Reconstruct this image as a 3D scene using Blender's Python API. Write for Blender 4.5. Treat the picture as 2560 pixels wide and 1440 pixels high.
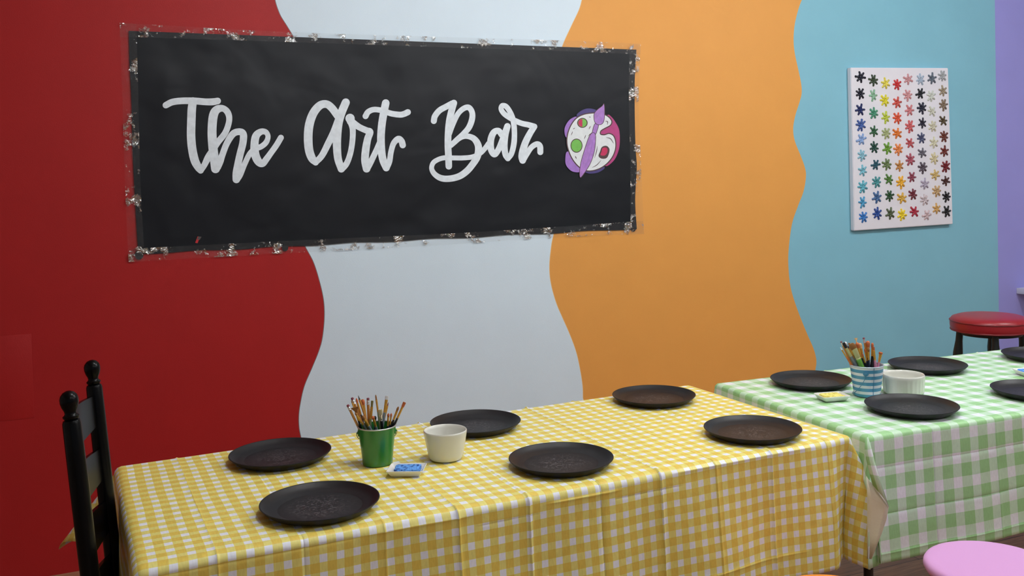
import bpy, bmesh, math, random
import numpy as np
from mathutils import Vector, Matrix, noise

# ------------------------------------------------------------------ clear
for o in list(bpy.data.objects): bpy.data.objects.remove(o)
SC = bpy.context.scene
COL = SC.collection
PI = math.pi

# ------------------------------------------------------------------ camera
RT = Vector((0.9174654962, -0.3969437463, -0.0263196798))
UP = Vector((0.0315849538, 0.0067318199, 0.9994784006))
FW = Vector((0.3965595214, 0.9178182526, -0.0187136623))
CAM = Vector((-0.4901471605, -4.1523365925, 1.5084113431))
FPX, CX, CYP = 2389.236, 1280.0, 480.03
cd = bpy.data.cameras.new('camera'); cam = bpy.data.objects.new('camera', cd); COL.objects.link(cam)
M = Matrix((RT, UP, -FW)).transposed().to_4x4(); M.translation = CAM
cam.matrix_world = M
cd.sensor_width = 36.0; cd.sensor_fit = 'HORIZONTAL'
cd.lens = FPX / 2560 * 36
cd.shift_y = (CYP - 720) / 2560
cd.clip_start = 0.05; cd.clip_end = 60
SC.camera = cam

def ray(px, py): return FW + RT * ((px - CX) / FPX) - UP * ((py - CYP) / FPX)
def on_z(px, py, z):
    d = ray(px, py); return CAM + d * ((z - CAM.z) / d.z)
def on_y(px, py, y):
    d = ray(px, py); return CAM + d * ((y - CAM.y) / d.y)

# ------------------------------------------------------------------ world, lamps, exposure
w = bpy.data.worlds.new('world'); SC.world = w; w.use_nodes = True
bg = w.node_tree.nodes['Background']
bg.inputs['Color'].default_value = (0.80, 0.88, 1.0, 1); bg.inputs['Strength'].default_value = 0.22
SC.view_settings.view_transform = 'Standard'
SC.view_settings.look = 'None'
SC.view_settings.gamma = 1
SC.view_settings.exposure = 0.0
FLOOR = -0.02
CEIL = 3.0
LAMPS = [(0.55, -2.05, 35), (2.0, -2.05, 50), (3.8, -2.1, 50), (0.8, -4.5, 19), (2.7, -4.5, 28), (4.8, -4.2, 38)]

# ------------------------------------------------------------------ materials
MAT = {}
def nodes_of(m): return m.node_tree.nodes, m.node_tree.links
def mat(name, col, rough=0.5, metal=0.0, spec=0.5, bump=0.0, bscale=40.0, vary=0.0, vscale=8.0, coat=0.0, detail=3.0, sheen=0.0):
    if name in MAT: return MAT[name]
    m = bpy.data.materials.new(name); m.use_nodes = True
    N, L = nodes_of(m); b = N['Principled BSDF']
    b.inputs['Base Color'].default_value = (*col, 1); b.inputs['Roughness'].default_value = rough
    b.inputs['Metallic'].default_value = metal; b.inputs['Specular IOR Level'].default_value = spec
    b.inputs['Coat Weight'].default_value = coat
    tc = N.new('ShaderNodeTexCoord')
    if vary > 0:
        n = N.new('ShaderNodeTexNoise'); n.inputs['Scale'].default_value = vscale; n.inputs['Detail'].default_value = 4
        L.new(tc.outputs['Object'], n.inputs['Vector'])
        r = N.new('ShaderNodeMapRange'); r.inputs['From Min'].default_value = .3; r.inputs['From Max'].default_value = .7
        r.inputs['To Min'].default_value = 1 - vary; r.inputs['To Max'].default_value = 1 + vary
        L.new(n.outputs['Fac'], r.inputs['Value'])
        mx = N.new('ShaderNodeVectorMath'); mx.operation = 'SCALE'; mx.inputs[0].default_value = col
        L.new(r.outputs['Result'], mx.inputs['Scale']); L.new(mx.outputs['Vector'], b.inputs['Base Color'])
    if bump > 0:
        n2 = N.new('ShaderNodeTexNoise'); n2.inputs['Scale'].default_value = bscale; n2.inputs['Detail'].default_value = detail
        L.new(tc.outputs['Object'], n2.inputs['Vector'])
        bp = N.new('ShaderNodeBump'); bp.inputs['Strength'].default_value = bump; bp.inputs['Distance'].default_value = .002
        L.new(n2.outputs['Fac'], bp.inputs['Height']); L.new(bp.outputs['Normal'], b.inputs['Normal'])
    MAT[name] = m
    return m
def srgb(r, g, b):
    f = lambda c: (c / 255 / 12.92) if c / 255 <= .04045 else ((c / 255 + .055) / 1.055) ** 2.4
    return (f(r), f(g), f(b))

def gingham(name, pitch, white, mid, full, ox=0.0, oy=0.0, rough=.42):
    m = bpy.data.materials.new(name); m.use_nodes = True
    N, L = nodes_of(m); b = N['Principled BSDF']
    b.inputs['Roughness'].default_value = rough; b.inputs['Specular IOR Level'].default_value = .35
    uv = N.new('ShaderNodeUVMap'); uv.uv_map = 'UVMap'
    # slight waviness of the print
    nz = N.new('ShaderNodeTexNoise'); nz.inputs['Scale'].default_value = 3; nz.inputs['Detail'].default_value = 2
    L.new(uv.outputs['UV'], nz.inputs['Vector'])
    sb = N.new('ShaderNodeVectorMath'); sb.operation = 'SUBTRACT'; sb.inputs[1].default_value = (.5, .5, .5)
    L.new(nz.outputs['Color'], sb.inputs[0])
    sc = N.new('ShaderNodeVectorMath'); sc.operation = 'SCALE'; sc.inputs['Scale'].default_value = .012
    L.new(sb.outputs['Vector'], sc.inputs[0])
    ad = N.new('ShaderNodeVectorMath'); ad.operation = 'ADD'; L.new(uv.outputs['UV'], ad.inputs[0]); L.new(sc.outputs['Vector'], ad.inputs[1])
    sp = N.new('ShaderNodeSeparateXYZ'); L.new(ad.outputs['Vector'], sp.inputs[0])
    outs = []
    for ax, off in (('X', ox), ('Y', oy)):
        a = N.new('ShaderNodeMath'); a.operation = 'MULTIPLY_ADD'; a.inputs[1].default_value = 1 / pitch; a.inputs[2].default_value = 100 + off
        L.new(sp.outputs[ax], a.inputs[0])
        fr = N.new('ShaderNodeMath'); fr.operation = 'FRACT'; L.new(a.outputs[0], fr.inputs[0])
        lt = N.new('ShaderNodeMath'); lt.operation = 'LESS_THAN'; lt.inputs[1].default_value = .55; L.new(fr.outputs[0], lt.inputs[0])
        outs.append(lt)
    s = N.new('ShaderNodeMath'); s.operation = 'ADD'; L.new(outs[0].outputs[0], s.inputs[0]); L.new(outs[1].outputs[0], s.inputs[1])
    h = N.new('ShaderNodeMath'); h.operation = 'MULTIPLY'; h.inputs[1].default_value = .5; L.new(s.outputs[0], h.inputs[0])
    cr = N.new('ShaderNodeValToRGB'); cr.color_ramp.interpolation = 'CONSTANT'
    e = cr.color_ramp.elements
    e[0].position = 0; e[0].color = (*white, 1); e[1].position = .3; e[1].color = (*mid, 1)
    e2 = e.new(.8); e2.color = (*full, 1)
    L.new(h.outputs[0], cr.inputs['Fac'])
    # fine weave streaks
    wv = N.new('ShaderNodeTexNoise'); wv.inputs['Scale'].default_value = 260; wv.inputs['Detail'].default_value = 2
    mp = N.new('ShaderNodeMapping'); mp.inputs['Scale'].default_value = (1, .25, 1); L.new(uv.outputs['UV'], mp.inputs['Vector']); L.new(mp.outputs['Vector'], wv.inputs['Vector'])
    mr = N.new('ShaderNodeMapRange'); mr.inputs['From Min'].default_value = .3; mr.inputs['From Max'].default_value = .7
    mr.inputs['To Min'].default_value = .95; mr.inputs['To Max'].default_value = 1.05; L.new(wv.outputs['Fac'], mr.inputs['Value'])
    sc2 = N.new('ShaderNodeVectorMath'); sc2.operation = 'SCALE'; L.new(cr.outputs['Color'], sc2.inputs[0]); L.new(mr.outputs['Result'], sc2.inputs['Scale'])
    L.new(sc2.outputs['Vector'], b.inputs['Base Color'])
    bn = N.new('ShaderNodeTexNoise'); bn.inputs['Scale'].default_value = 14; bn.inputs['Detail'].default_value = 5; bn.inputs['Distortion'].default_value = .6
    L.new(uv.outputs['UV'], bn.inputs['Vector'])
    bp = N.new('ShaderNodeBump'); bp.inputs['Strength'].default_value = .35; bp.inputs['Distance'].default_value = .006
    L.new(bn.outputs['Fac'], bp.inputs['Height']); L.new(bp.outputs['Normal'], b.inputs['Normal'])
    MAT[name] = m
    return m

# ------------------------------------------------------------------ object helpers
def tag(o, label=None, cat=None, group=None, kind=None):
    if label: o['label'] = label
    if cat: o['category'] = cat
    if group: o['group'] = group
    if kind: o['kind'] = kind
    return o
def empty(name, loc=(0, 0, 0), rz=0, label=None, cat=None, group=None, kind=None):
    o = bpy.data.objects.new(name, None); COL.objects.link(o); o.location = loc; o.rotation_euler = (0, 0, rz)
    o.empty_display_size = .05
    return tag(o, label, cat, group, kind)
def mesh(name, V, F, mats, parent=None, smooth=True, midx=None, uv=None, sharp=None):
    me = bpy.data.meshes.new(name); me.from_pydata([tuple(v) for v in V], [], [tuple(f) for f in F]); 
    if not isinstance(mats, (list, tuple)): mats = [mats]
    for m in mats: me.materials.append(m)
    if midx is not None: me.polygons.foreach_set('material_index', midx)
    if uv is not None:
        l = me.uv_layers.new(name='UVMap')
        vi = np.empty(len(me.loops), dtype=np.int32); me.loops.foreach_get('vertex_index', vi)
        l.data.foreach_set('uv', np.asarray(uv, dtype=np.float32)[vi].ravel())
    me.polygons.foreach_set('use_smooth', [smooth] * len(me.polygons))
    if smooth and sharp: 
        me.update(); me.set_sharp_from_angle(angle=math.radians(sharp))
    me.update()
    o = bpy.data.objects.new(name, me); COL.objects.link(o)
    if parent: o.parent = parent
    return o

class G:
    """collects geometry for one mesh"""
    def __init__(s): s.V = []; s.F = []; s.I = []
    def add(s, V, F, i=0):
        n = len(s.V); s.V += [tuple(v) for v in V]; s.F += [tuple(k + n for k in f) for f in F]; s.I += [i] * len(F); return s
    def lathe(s, prof, seg=64, c=(0, 0, 0), i=0, mtx=None):
        V = []; F = []; ring = []
        for r, z in prof:
            if r < 1e-6: ring.append([len(V)]); V.append(Vector((0, 0, z)))
            else:
                ring.append(list(range(len(V), len(V) + seg)))
                V += [Vector((r * math.cos(2 * PI * k / seg), r * math.sin(2 * PI * k / seg), z)) for k in range(seg)]
        for a, b in zip(ring, ring[1:]):
            for k in range(seg):
                k2 = (k + 1) % seg
                if len(a) == 1 and len(b) == 1: continue
                if len(a) == 1: F.append((a[0], b[k2], b[k]))
                elif len(b) == 1: F.append((a[k], a[k2], b[0]))
                else: F.append((a[k], a[k2], b[k2], b[k]))
        if mtx is not None: V = [mtx @ v for v in V]
        V = [v + Vector(c) for v in V]
        return s.add(V, F, i)
    def box(s, c, d, bev=0.0, i=0, mtx=None):
        bm = bmesh.new(); bmesh.ops.create_cube(bm, size=1)
        bmesh.ops.scale(bm, vec=d, verts=bm.verts)
        if bev: bmesh.ops.bevel(bm, geom=bm.edges[:], offset=bev, segments=2, profile=.6, affect='EDGES')
        V = [v.co.copy() for v in bm.verts]; bm.verts.index_update(); F = [[v.index for v in f.verts] for f in bm.faces]; bm.free()
        if mtx is not None: V = [mtx @ v for v in V]
        return s.add([v + Vector(c) for v in V], F, i)
    def tube(s, pts, rad, seg=12, i=0, cap=True, flat=None):
        pts = [Vector(p) for p in pts]; n = len(pts)
        if not isinstance(rad, (list, tuple)): rad = [rad] * n
        T = [(pts[min(k + 1, n - 1)] - pts[max(k - 1, 0)]).normalized() for k in range(n)]
        a = Vector((0, 0, 1)) if abs(T[0].z) < .9 else Vector((1, 0, 0))
        if flat is not None: a = Vector(flat)
        V = []; F = []
        for k in range(n):
            x = (a - T[k] * a.dot(T[k])).normalized(); y = T[k].cross(x); a = x
            r = rad[k]; rx, ry = r if isinstance(r, (list, tuple)) else (r, r)
            V += [pts[k] + x * rx * math.cos(2 * PI * j / seg) + y * ry * math.sin(2 * PI * j / seg) for j in range(seg)]
        for k in range(n - 1):
            for j in range(seg):
                j2 = (j + 1) % seg
                F.append((k * seg + j, k * seg + j2, (k + 1) * seg + j2, (k + 1) * seg + j))
        if cap:
            F.append(tuple(reversed(range(seg)))); F.append(tuple(range((n - 1) * seg, n * seg)))
        return s.add(V, F, i)
    def obj(s, name, mats, parent=None, smooth=True, sharp=40, uv=None):
        return mesh(name, s.V, s.F, mats, parent, smooth, s.I, uv, sharp)

def catmull(pts, sub=8):
    """smooth curve through points; each point any tuple length"""
    P = [np.array(p, float) for p in pts]; P = [2 * P[0] - P[1]] + P + [2 * P[-1] - P[-2]]; out = []
    for i in range(1, len(P) - 2):
        for k in range(sub):
            t = k / sub; a, b, c, d = P[i - 1:i + 3]
            out.append(.5 * ((2 * b) + (-a + c) * t + (2 * a - 5 * b + 4 * c - d) * t * t + (-a + 3 * b - 3 * c + d) * t ** 3))
    out.append(P[-2]); return out

# ------------------------------------------------------------------ the room
def interp(pts, z):
    # pts list of (x,z) wall coordinates sorted by z descending
    return float(np.interp(-z, [-p[1] for p in pts], [p[0] for p in pts]))
def wallcurve(px):
    pts = [on_y(x, y, 0) for x, y in px]
    c = catmull([(p.x, p.z) for p in pts], 10)
    z0 = c[0][1]; x0 = c[0][0]
    c = [(x0 - .10, z0 + .18), (x0 - .02, z0 + .08)] + [tuple(k) for k in c] + [(c[-1][0] + .06, c[-1][1] - .15), (c[-1][0] + .1, c[-1][1] - .35), (c[-1][0], c[-1][1] - .6)]
    return c
red_white = wallcurve([(686, -4), (690, 12), (700, 38), (716, 64), (735, 96), (752, 135), (768, 180), (775, 240), (770, 300), (750, 370), (732, 430), (728, 490), (736, 560), (762, 616), (782, 654), (797, 700), (808, 750), (810, 795), (805, 845), (796, 878), (779, 920), (760, 965), (750, 1008), (746, 1040), (747, 1070), (752, 1096)])
white_orange = wallcurve([(1455, -4), (1447, 24), (1430, 60), (1408, 108), (1395, 150), (1390, 200), (1400, 260), (1420, 320), (1432, 380), (1425, 440), (1405, 510), (1384, 584), (1377, 620), (1373, 668), (1377, 710), (1390, 757), (1406, 795), (1424, 836), (1440, 880), (1450, 925), (1456, 965), (1457, 996)])
orange_blue = wallcurve([(2006, -4), (1997, 20), (1987, 60), (1984, 100), (1987, 133), (1996, 175), (2003, 210), (2004, 235), (1998, 258), (1988, 290), (1983, 322), (1987, 352), (2002, 390), (2012, 418), (2015, 440), (2009, 478), (1995, 515), (1980, 560), (1972, 620), (1971, 665), (1977, 720), (1994, 775), (2018, 835), (2034, 872), (2041, 902), (2038, 928)])

def build_walls():
    b = .25
    mats = [mat('red wall paint', srgb(170, 26, 27), .55, spec=.35, bump=b, bscale=260, vary=.03, vscale=4),
            mat('white wall paint', srgb(221, 237, 250), .55, spec=.35, bump=b, bscale=260, vary=.015, vscale=4),
            mat('orange wall paint', srgb(232, 162, 80), .55, spec=.35, bump=b, bscale=260, vary=.02, vscale=4),
            mat('blue wall paint', srgb(134, 192, 212), .55, spec=.35, bump=b, bscale=260, vary=.02, vscale=4),
            mat('purple wall paint', srgb(158, 155, 226), .55, spec=.35, bump=b, bscale=260, vary=.02, vscale=4),
            mat('grey paint edge', srgb(120, 110, 115), .6), mat('pale paint edge', srgb(235, 205, 160), .6)]
    X0, X1 = -3.2, 7.5
    xt = on_y(2487, 0, 0); xb = on_y(2497, 780, 0)
    zs = list(np.linspace(CEIL, FLOOR, 380))
    V = []; F = []; I = []
    cols = []
    for z in zs:
        a = interp(red_white, z); c = interp(white_orange, z); d = interp(orange_blue, z)
        e = xt.x + (xb.x - xt.x) * (xt.z - z) / (xt.z - xb.z)
        cols.append([X0, a, a + .003, c, c + .0025, d, e, X1])
    order = [0, 5, 1, 6, 2, 3, 4]
    n = len(cols[0])
    for r, z in zip(cols, zs): V += [(x, 0, z) for x in r]
    for i in range(len(zs) - 1):
        for j in range(n - 1):
            F.append((i * n + j, (i + 1) * n + j, (i + 1) * n + j + 1, i * n + j + 1)); I.append(order[j])
    back = mesh('wall_back', V, F, mats, smooth=False, midx=I); tag(back, kind='structure')
    # painted-over cover plate
    g = G(); p = [on_y(-60, 838, 0), on_y(78, 834, 0), on_y(82, 1044, 0)]
    g.box(((p[0].x + p[1].x) / 2, -.0008, (p[1].z + p[2].z) / 2), (p[1].x - p[0].x, .0016, p[1].z - p[2].z), .0005)
    g.obj('cover_plate', mats[0], back)
    wm = mat('pale room paint', srgb(205, 203, 198), .7)
    for nm, V in (('wall_left', [(X0, 0, FLOOR), (X0, -8.5, FLOOR), (X0, -8.5, CEIL), (X0, 0, CEIL)]),
                  ('wall_right', [(X1, -8.5, FLOOR), (X1, 0, FLOOR), (X1, 0, CEIL), (X1, -8.5, CEIL)])):
        tag(mesh(nm, V, [(0, 1, 2, 3)], wm, smooth=False), kind='structure')
    tag(mesh('ceiling', [(X0, 0, CEIL), (X0, -8.5, CEIL), (X1, -8.5, CEIL), (X1, 0, CEIL)], [(0, 1, 2, 3)], mat('ceiling paint', srgb(225, 225, 222), .8), smooth=False), kind='structure')
    # floor: dark brown wood planks
    m = bpy.data.materials.new('dark wood plank floor'); m.use_nodes = True; N, L = nodes_of(m); b = N['Principled BSDF']
    tc = N.new('ShaderNodeTexCoord'); mp = N.new('ShaderNodeMapping'); mp.inputs['Rotation'].default_value = (0, 0, .02)
    L.new(tc.outputs['Object'], mp.inputs['Vector'])
    br = N.new('ShaderNodeTexBrick'); br.inputs['Scale'].default_value = 1; br.inputs['Brick Width'].default_value = 1.2; br.inputs['Row Height'].default_value = .15
    br.inputs['Mortar Size'].default_value = .002; br.inputs['Color1'].default_value = (*srgb(188, 146, 112), 1); br.inputs['Color2'].default_value = (*srgb(158, 118, 88), 1)
    br.inputs['Mortar'].default_value = (*srgb(90, 66, 50), 1); L.new(mp.outputs['Vector'], br.inputs['Vector'])
    mp2 = N.new('ShaderNodeMapping'); mp2.inputs['Scale'].default_value = (3, 40, 1); L.new(tc.outputs['Object'], mp2.inputs['Vector'])
    nz = N.new('ShaderNodeTexNoise'); nz.inputs['Scale'].default_value = 2.5; nz.inputs['Detail'].default_value = 6; nz.inputs['Distortion'].default_value = .8; L.new(mp2.outputs['Vector'], nz.inputs['Vector'])
    mr = N.new('ShaderNodeMapRange'); mr.inputs['From Min'].default_value = .3; mr.inputs['From Max'].default_value = .7; mr.inputs['To Min'].default_value = .65; mr.inputs['To Max'].default_value = 1.25
    L.new(nz.outputs['Fac'], mr.inputs['Value'])
    s = N.new('ShaderNodeVectorMath'); s.operation = 'SCALE'; L.new(br.outputs['Color'], s.inputs[0]); L.new(mr.outputs['Result'], s.inputs['Scale']); L.new(s.outputs['Vector'], b.inputs['Base Color'])
    b.inputs['Roughness'].default_value = .45
    tag(mesh('floor', [(X0, -8.5, FLOOR), (X1, -8.5, FLOOR), (X1, 0, FLOOR), (X0, 0, FLOOR)], [(0, 1, 2, 3)], m, smooth=False), kind='structure')
    return back
build_walls()

# lamps hanging from the ceiling (outside the frame)
shade_m = mat('lamp shade metal', (.05, .05, .05), .4, .6)
for k, (x, y, e) in enumerate(LAMPS):
    words = ['above the left of the yellow table', 'above the gap between the tables', 'above the green table', 'behind the camera on the left', 'behind the camera in the middle', 'behind the camera on the right'][k]
    t = empty('ceiling_light', (x, y, CEIL), 0, 'small black track lamp on the ceiling ' + words, 'lamp', 'lamps on the ceiling')
    g = G(); g.lathe([(0, -.001), (.05, -.001), (.05, -.025), (.012, -.03), (.012, -.09), (0, -.09)], 24); g.obj('mount', shade_m, t)
    ld = bpy.data.lights.new('lamp_bulb', 'POINT'); ld.energy = e; ld.shadow_soft_size = .06; ld.color = (.95, .98, 1.0)
    lo = bpy.data.objects.new('bulb', ld); COL.objects.link(lo); lo.parent = t; lo.location = (0, 0, -.17)

# ------------------------------------------------------------------ banner
BY = -.006
def P(px, py, y=BY): return on_y(px, py, y)
paper = bpy.data.materials.new('black banner paper'); paper.use_nodes = True
N, L = nodes_of(paper); b = N['Principled BSDF']
b.inputs['Base Color'].default_value = (*srgb(14, 17, 25), 1); b.inputs['Roughness'].default_value = .48; b.inputs['Specular IOR Level'].default_value = .3
tc = N.new('ShaderNodeTexCoord'); nz = N.new('ShaderNodeTexNoise'); nz.inputs['Scale'].default_value = 2.2; nz.inputs['Detail'].default_value = 3; nz.inputs['Distortion'].default_value = .4
L.new(tc.outputs['Object'], nz.inputs['Vector'])
bp = N.new('ShaderNodeBump'); bp.inputs['Strength'].default_value = .45; bp.inputs['Distance'].default_value = .03; L.new(nz.outputs['Fac'], bp.inputs['Height'])
L.new(bp.outputs['Normal'], b.inputs['Normal'])

def paper_y(u, t):
    e = min(1, min(u, 1 - u) * 14) * min(1, min(t, 1 - t) * 12); e = max(0, e)
    n = noise.noise(Vector((u * 9, t * 4, 1.7))) + .5 * noise.noise(Vector((u * 22, t * 9, 5))) + .35 * abs(noise.noise(Vector((u * 14 + t * 5, t * 16, 9))))
    return min(BY + .0038 * e * n, -.0015)
def paper_uv(px, py):
    t = (py - 100) / 500; t = min(max(t, 0), 1)
    l = 322 + 24 * t; u = min(max((px - l) / (1590 - l), 0), 1)
    top = 77 + 47 * u; bot = 635 - 63 * u
    return u, min(max((py - top) / (bot - top), 0), 1)
def on_paper(px, py, off):
    return on_y(px, py, paper_y(*paper_uv(px, py)) - off)
def build_banner():
    root = empty('banner', P(960, 350, 0), 0, 'long black paper banner lettered The Art Bar in white, taped to the wall', 'banner')
    rl = Vector(root.location)
    # outline: left, right edges with slight waviness
    Lft = catmull([(322, 77), (324, 160), (329, 260), (331, 360), (335, 450), (341, 560), (346, 635)], 8)
    Rgt = catmull([(1591, 124), (1587, 200), (1587, 290), (1589, 370), (1592, 420), (1588, 500), (1592, 572)], 8)
    nv = len(Lft); nu = 160; V = []; F = []
    for j in range(nv):
        for i in range(nu + 1):
            u = i / nu; px = Lft[j][0] * (1 - u) + Rgt[j][0] * u; py = Lft[j][1] * (1 - u) + Rgt[j][1] * u
            if j == nv - 1: py += 1.5 * math.sin(u * 40)
            V.append(on_paper(px, py, 0) - rl)
    for j in range(nv - 1):
        for i in range(nu):
            a = j * (nu + 1) + i; F.append((a, a + nu + 1, a + nu + 2, a + 1))
    mesh('paper_sheet', V, F, paper, root)
    # mounting tabs
    tabm = mat('black tab', srgb(22, 22, 26), .35)
    for px, py, r in ((348, 637, 10), (713, 619, 8), (1584, 570, 9)):
        g = G(); c = P(px, py, -.0055) - rl; R = r / 545 * .9
        V = [c + Vector((R * math.cos(2 * PI * k / 20), 0, R * 1.2 * math.sin(2 * PI * k / 20))) for k in range(20)]
        V += [v + Vector((0, .003, 0)) for v in V]
        F = [tuple(reversed(range(20)))] + [(k, (k + 1) % 20, 20 + (k + 1) % 20, 20 + k) for k in range(20)]
        g.add(V, F); g.obj('mounting_tab', tabm, root, smooth=False)
    # small tear
    g = G(); q = [(488, 607), (494, 608), (500, 592), (494, 591)]
    g.add([on_paper(x, y, .0008) - rl for x, y in q], [(0, 1, 2, 3)], 0)
    q = [(492, 599), (499, 600), (504, 592), (496, 591)]
    g.add([on_paper(x, y, .0009) - rl for x, y in q], [(0, 1, 2, 3)], 1)
    g.obj('tear', [mat('red of the wall in the tear', srgb(200, 40, 50), .6), mat('grey torn paper', srgb(90, 85, 85), .7)], root, smooth=False)
    # lettering
    lm = mat('white lettering paint', srgb(233, 241, 250), .5, vary=.07, vscale=55)
    def stroke(g, pts, o, s, layer):
        c = catmull(pts, 10)
        V = []; F = []
        W = [np.array([o[0] + p[0] / s, o[1] + p[1] / s]) for p in c]; R = [p[2] / s for p in c]
        n = len(W); y = .0005 + .00004 * layer
        base = len(g.V)
        for k in range(n):
            t = W[min(k + 1, n - 1)] - W[max(k - 1, 0)]; t /= np.linalg.norm(t); nn = np.array([-t[1], t[0]])
            V += [W[k] + nn * R[k], W[k] - nn * R[k]]
        F = [(2 * k, 2 * k + 1, 2 * k + 3, 2 * k + 2) for k in range(n - 1)]
        # round dots at every sample keep joints and caps round
        for k in list(range(0, n, 3)) + [n - 1]:
            i0 = len(V); V += [W[k] + R[k] * np.array([math.cos(2 * PI * j / 18), math.sin(2 * PI * j / 18)]) for j in range(18)]
            F.append(tuple(range(i0, i0 + 18)))
        pts3 = []
        for q, v in enumerate(V): pts3.append(on_paper(v[0], v[1], y + .000004 * (q % 7)) - rl)
        # orient faces to the room
        FF = []
        for f in F:
            a, b2, c2 = [pts3[f[i]] for i in (0, 1, 2)]
            FF.append(f if (b2 - a).cross(c2 - a).y < 0 else tuple(reversed(f)))
        g.add(pts3, FF)
    o1, s1 = (380, 220), 3.765; o2, s2 = (1040, 220), 4.2667
    The = [
        [(130, 162, 30), (190, 133, 31), (280, 121, 31), (400, 122, 32), (500, 130, 32), (570, 130, 33), (618, 122, 31)],
        [(385, 125, 38), (375, 200, 40), (370, 330, 40), (368, 450, 40), (378, 570, 40), (402, 680, 40), (435, 745, 36), (458, 776, 30)],
        [(458, 776, 28), (490, 730, 28), (530, 650, 32), (575, 580, 30), (620, 510, 30), (690, 420, 29), (726, 310, 28), (715, 235, 30), (670, 193, 30), (612, 203, 38), (578, 260, 42), (565, 400, 42), (572, 540, 43), (588, 680, 42), (598, 760, 42)],
        [(612, 740, 40), (640, 690, 34), (662, 630, 30), (705, 520, 30), (765, 430, 32), (830, 412, 32), (860, 440, 34), (855, 520, 34), (830, 620, 34), (808, 720, 34), (795, 800, 36), (794, 860, 36)],
        [(794, 862, 34), (830, 815, 28), (870, 720, 26), (920, 620, 26), (975, 572, 28), (1030, 550, 26), (1075, 510, 26), (1092, 455, 24), (1070, 415, 26), (1025, 412, 30), (980, 450, 36), (965, 530, 38), (970, 620, 40), (1000, 690, 38), (1040, 712, 32), (1080, 665, 30), (1120, 610, 28), (1170, 540, 28), (1213, 468, 28)]]
    Art = [
        [(1748, 262, 36), (1690, 185, 36), (1640, 152, 36), (1580, 165, 38), (1520, 235, 40), (1482, 340, 41), (1470, 460, 41), (1478, 580, 40), (1505, 660, 38), (1540, 700, 30)],
        [(1540, 700, 28), (1600, 635, 30), (1660, 520, 32), (1710, 420, 34), (1750, 320, 36), (1788, 220, 38), (1824, 136, 38)],
        [(1824, 136, 38), (1785, 230, 38), (1757, 330, 38), (1742, 450, 40), (1742, 570, 38), (1752, 670, 36), (1782, 762, 34)],
        [(1782, 764, 32), (1832, 710, 28), (1868, 610, 27), (1886, 500, 27), (1890, 400, 28), (1880, 340, 32), (1864, 286, 44)],
        [(1870, 315, 36), (1950, 368, 30), (2020, 400, 30), (2052, 415, 32), (2030, 480, 34), (2012, 580, 36), (2005, 680, 36), (2020, 760, 36)],
        [(2020, 762, 33), (2062, 690, 29), (2110, 590, 27), (2150, 500, 28)],
        [(2200, 142, 36), (2182, 230, 36), (2163, 350, 36), (2155, 470, 36), (2160, 590, 36), (2175, 680, 35), (2205, 752, 33)],
        [(2205, 752, 32), (2235, 690, 27), (2250, 600, 26), (2275, 520, 27), (2318, 480, 30), (2348, 500, 30), (2360, 538, 30)],
        [(2010, 265, 28), (2035, 225, 27), (2090, 203, 26), (2170, 213, 26), (2250, 240, 27), (2330, 251, 28), (2370, 245, 28), (2408, 228, 29)]]
    Bar = [
        [(190, 352, 32), (202, 300, 32), (250, 240, 32), (320, 200, 32), (385, 165, 32)],
        [(404, 160, 35), (383, 230, 36), (356, 350, 36), (344, 470, 36), (341, 600, 36), (346, 720, 36), (350, 835, 35)],
        [(355, 490, 28), (392, 390, 28), (445, 280, 28), (503, 222, 29), (560, 207, 30), (597, 255, 30), (598, 330, 32), (565, 420, 32), (505, 490, 30), (440, 550, 30), (372, 612, 28)],
        [(440, 550, 28), (490, 522, 28), (545, 514, 29), (610, 535, 32), (652, 585, 36), (668, 650, 38), (652, 735, 38), (603, 815, 36), (540, 888, 36), (460, 942, 35), (360, 967, 34), (270, 962, 33), (200, 920, 29), (167, 860, 26), (183, 800, 26), (232, 765, 26), (300, 745, 26), (400, 746, 26), (500, 746, 26), (600, 735, 26), (680, 700, 26), (735, 645, 27), (775, 590, 27)],
        [(915, 500, 32), (880, 457, 32), (832, 472, 34), (802, 535, 36), (795, 610, 36), (808, 675, 34), (840, 708, 32), (880, 655, 32), (912, 580, 32), (945, 490, 33), (975, 408, 34)],
        [(975, 408, 34), (955, 490, 34), (944, 580, 34), (946, 660, 33), (957, 715, 32), (980, 752, 30)],
        [(980, 752, 29), (1018, 700, 29), (1043, 600, 30), (1050, 500, 29), (1045, 400, 29), (1030, 320, 29), (1000, 250, 28), (960, 197, 28), (920, 188, 27), (908, 225, 27), (940, 275, 28), (1000, 318, 28), (1060, 350, 29), (1130, 378, 29), (1200, 393, 30), (1262, 412, 32)],
        [(1262, 412, 32), (1218, 480, 34), (1172, 570, 36), (1142, 660, 38), (1130, 730, 38), (1138, 772, 36)],
        [(1138, 772, 34), (1182, 705, 29), (1232, 632, 29), (1290, 598, 30), (1322, 622, 32), (1326, 684, 32)]]
    for word, st, o, s in (('The', The, o1, s1), ('Art', Art, o1, s1), ('Bar', Bar, o2, s2)):
        g = G()
        for k, a in enumerate(st): stroke(g, a, o, s, k)
        x = g.obj('lettering', lm, root, smooth=False); x['label'] = 'the word %s in brush script' % word
    # palette drawing
    g = G()
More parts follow.
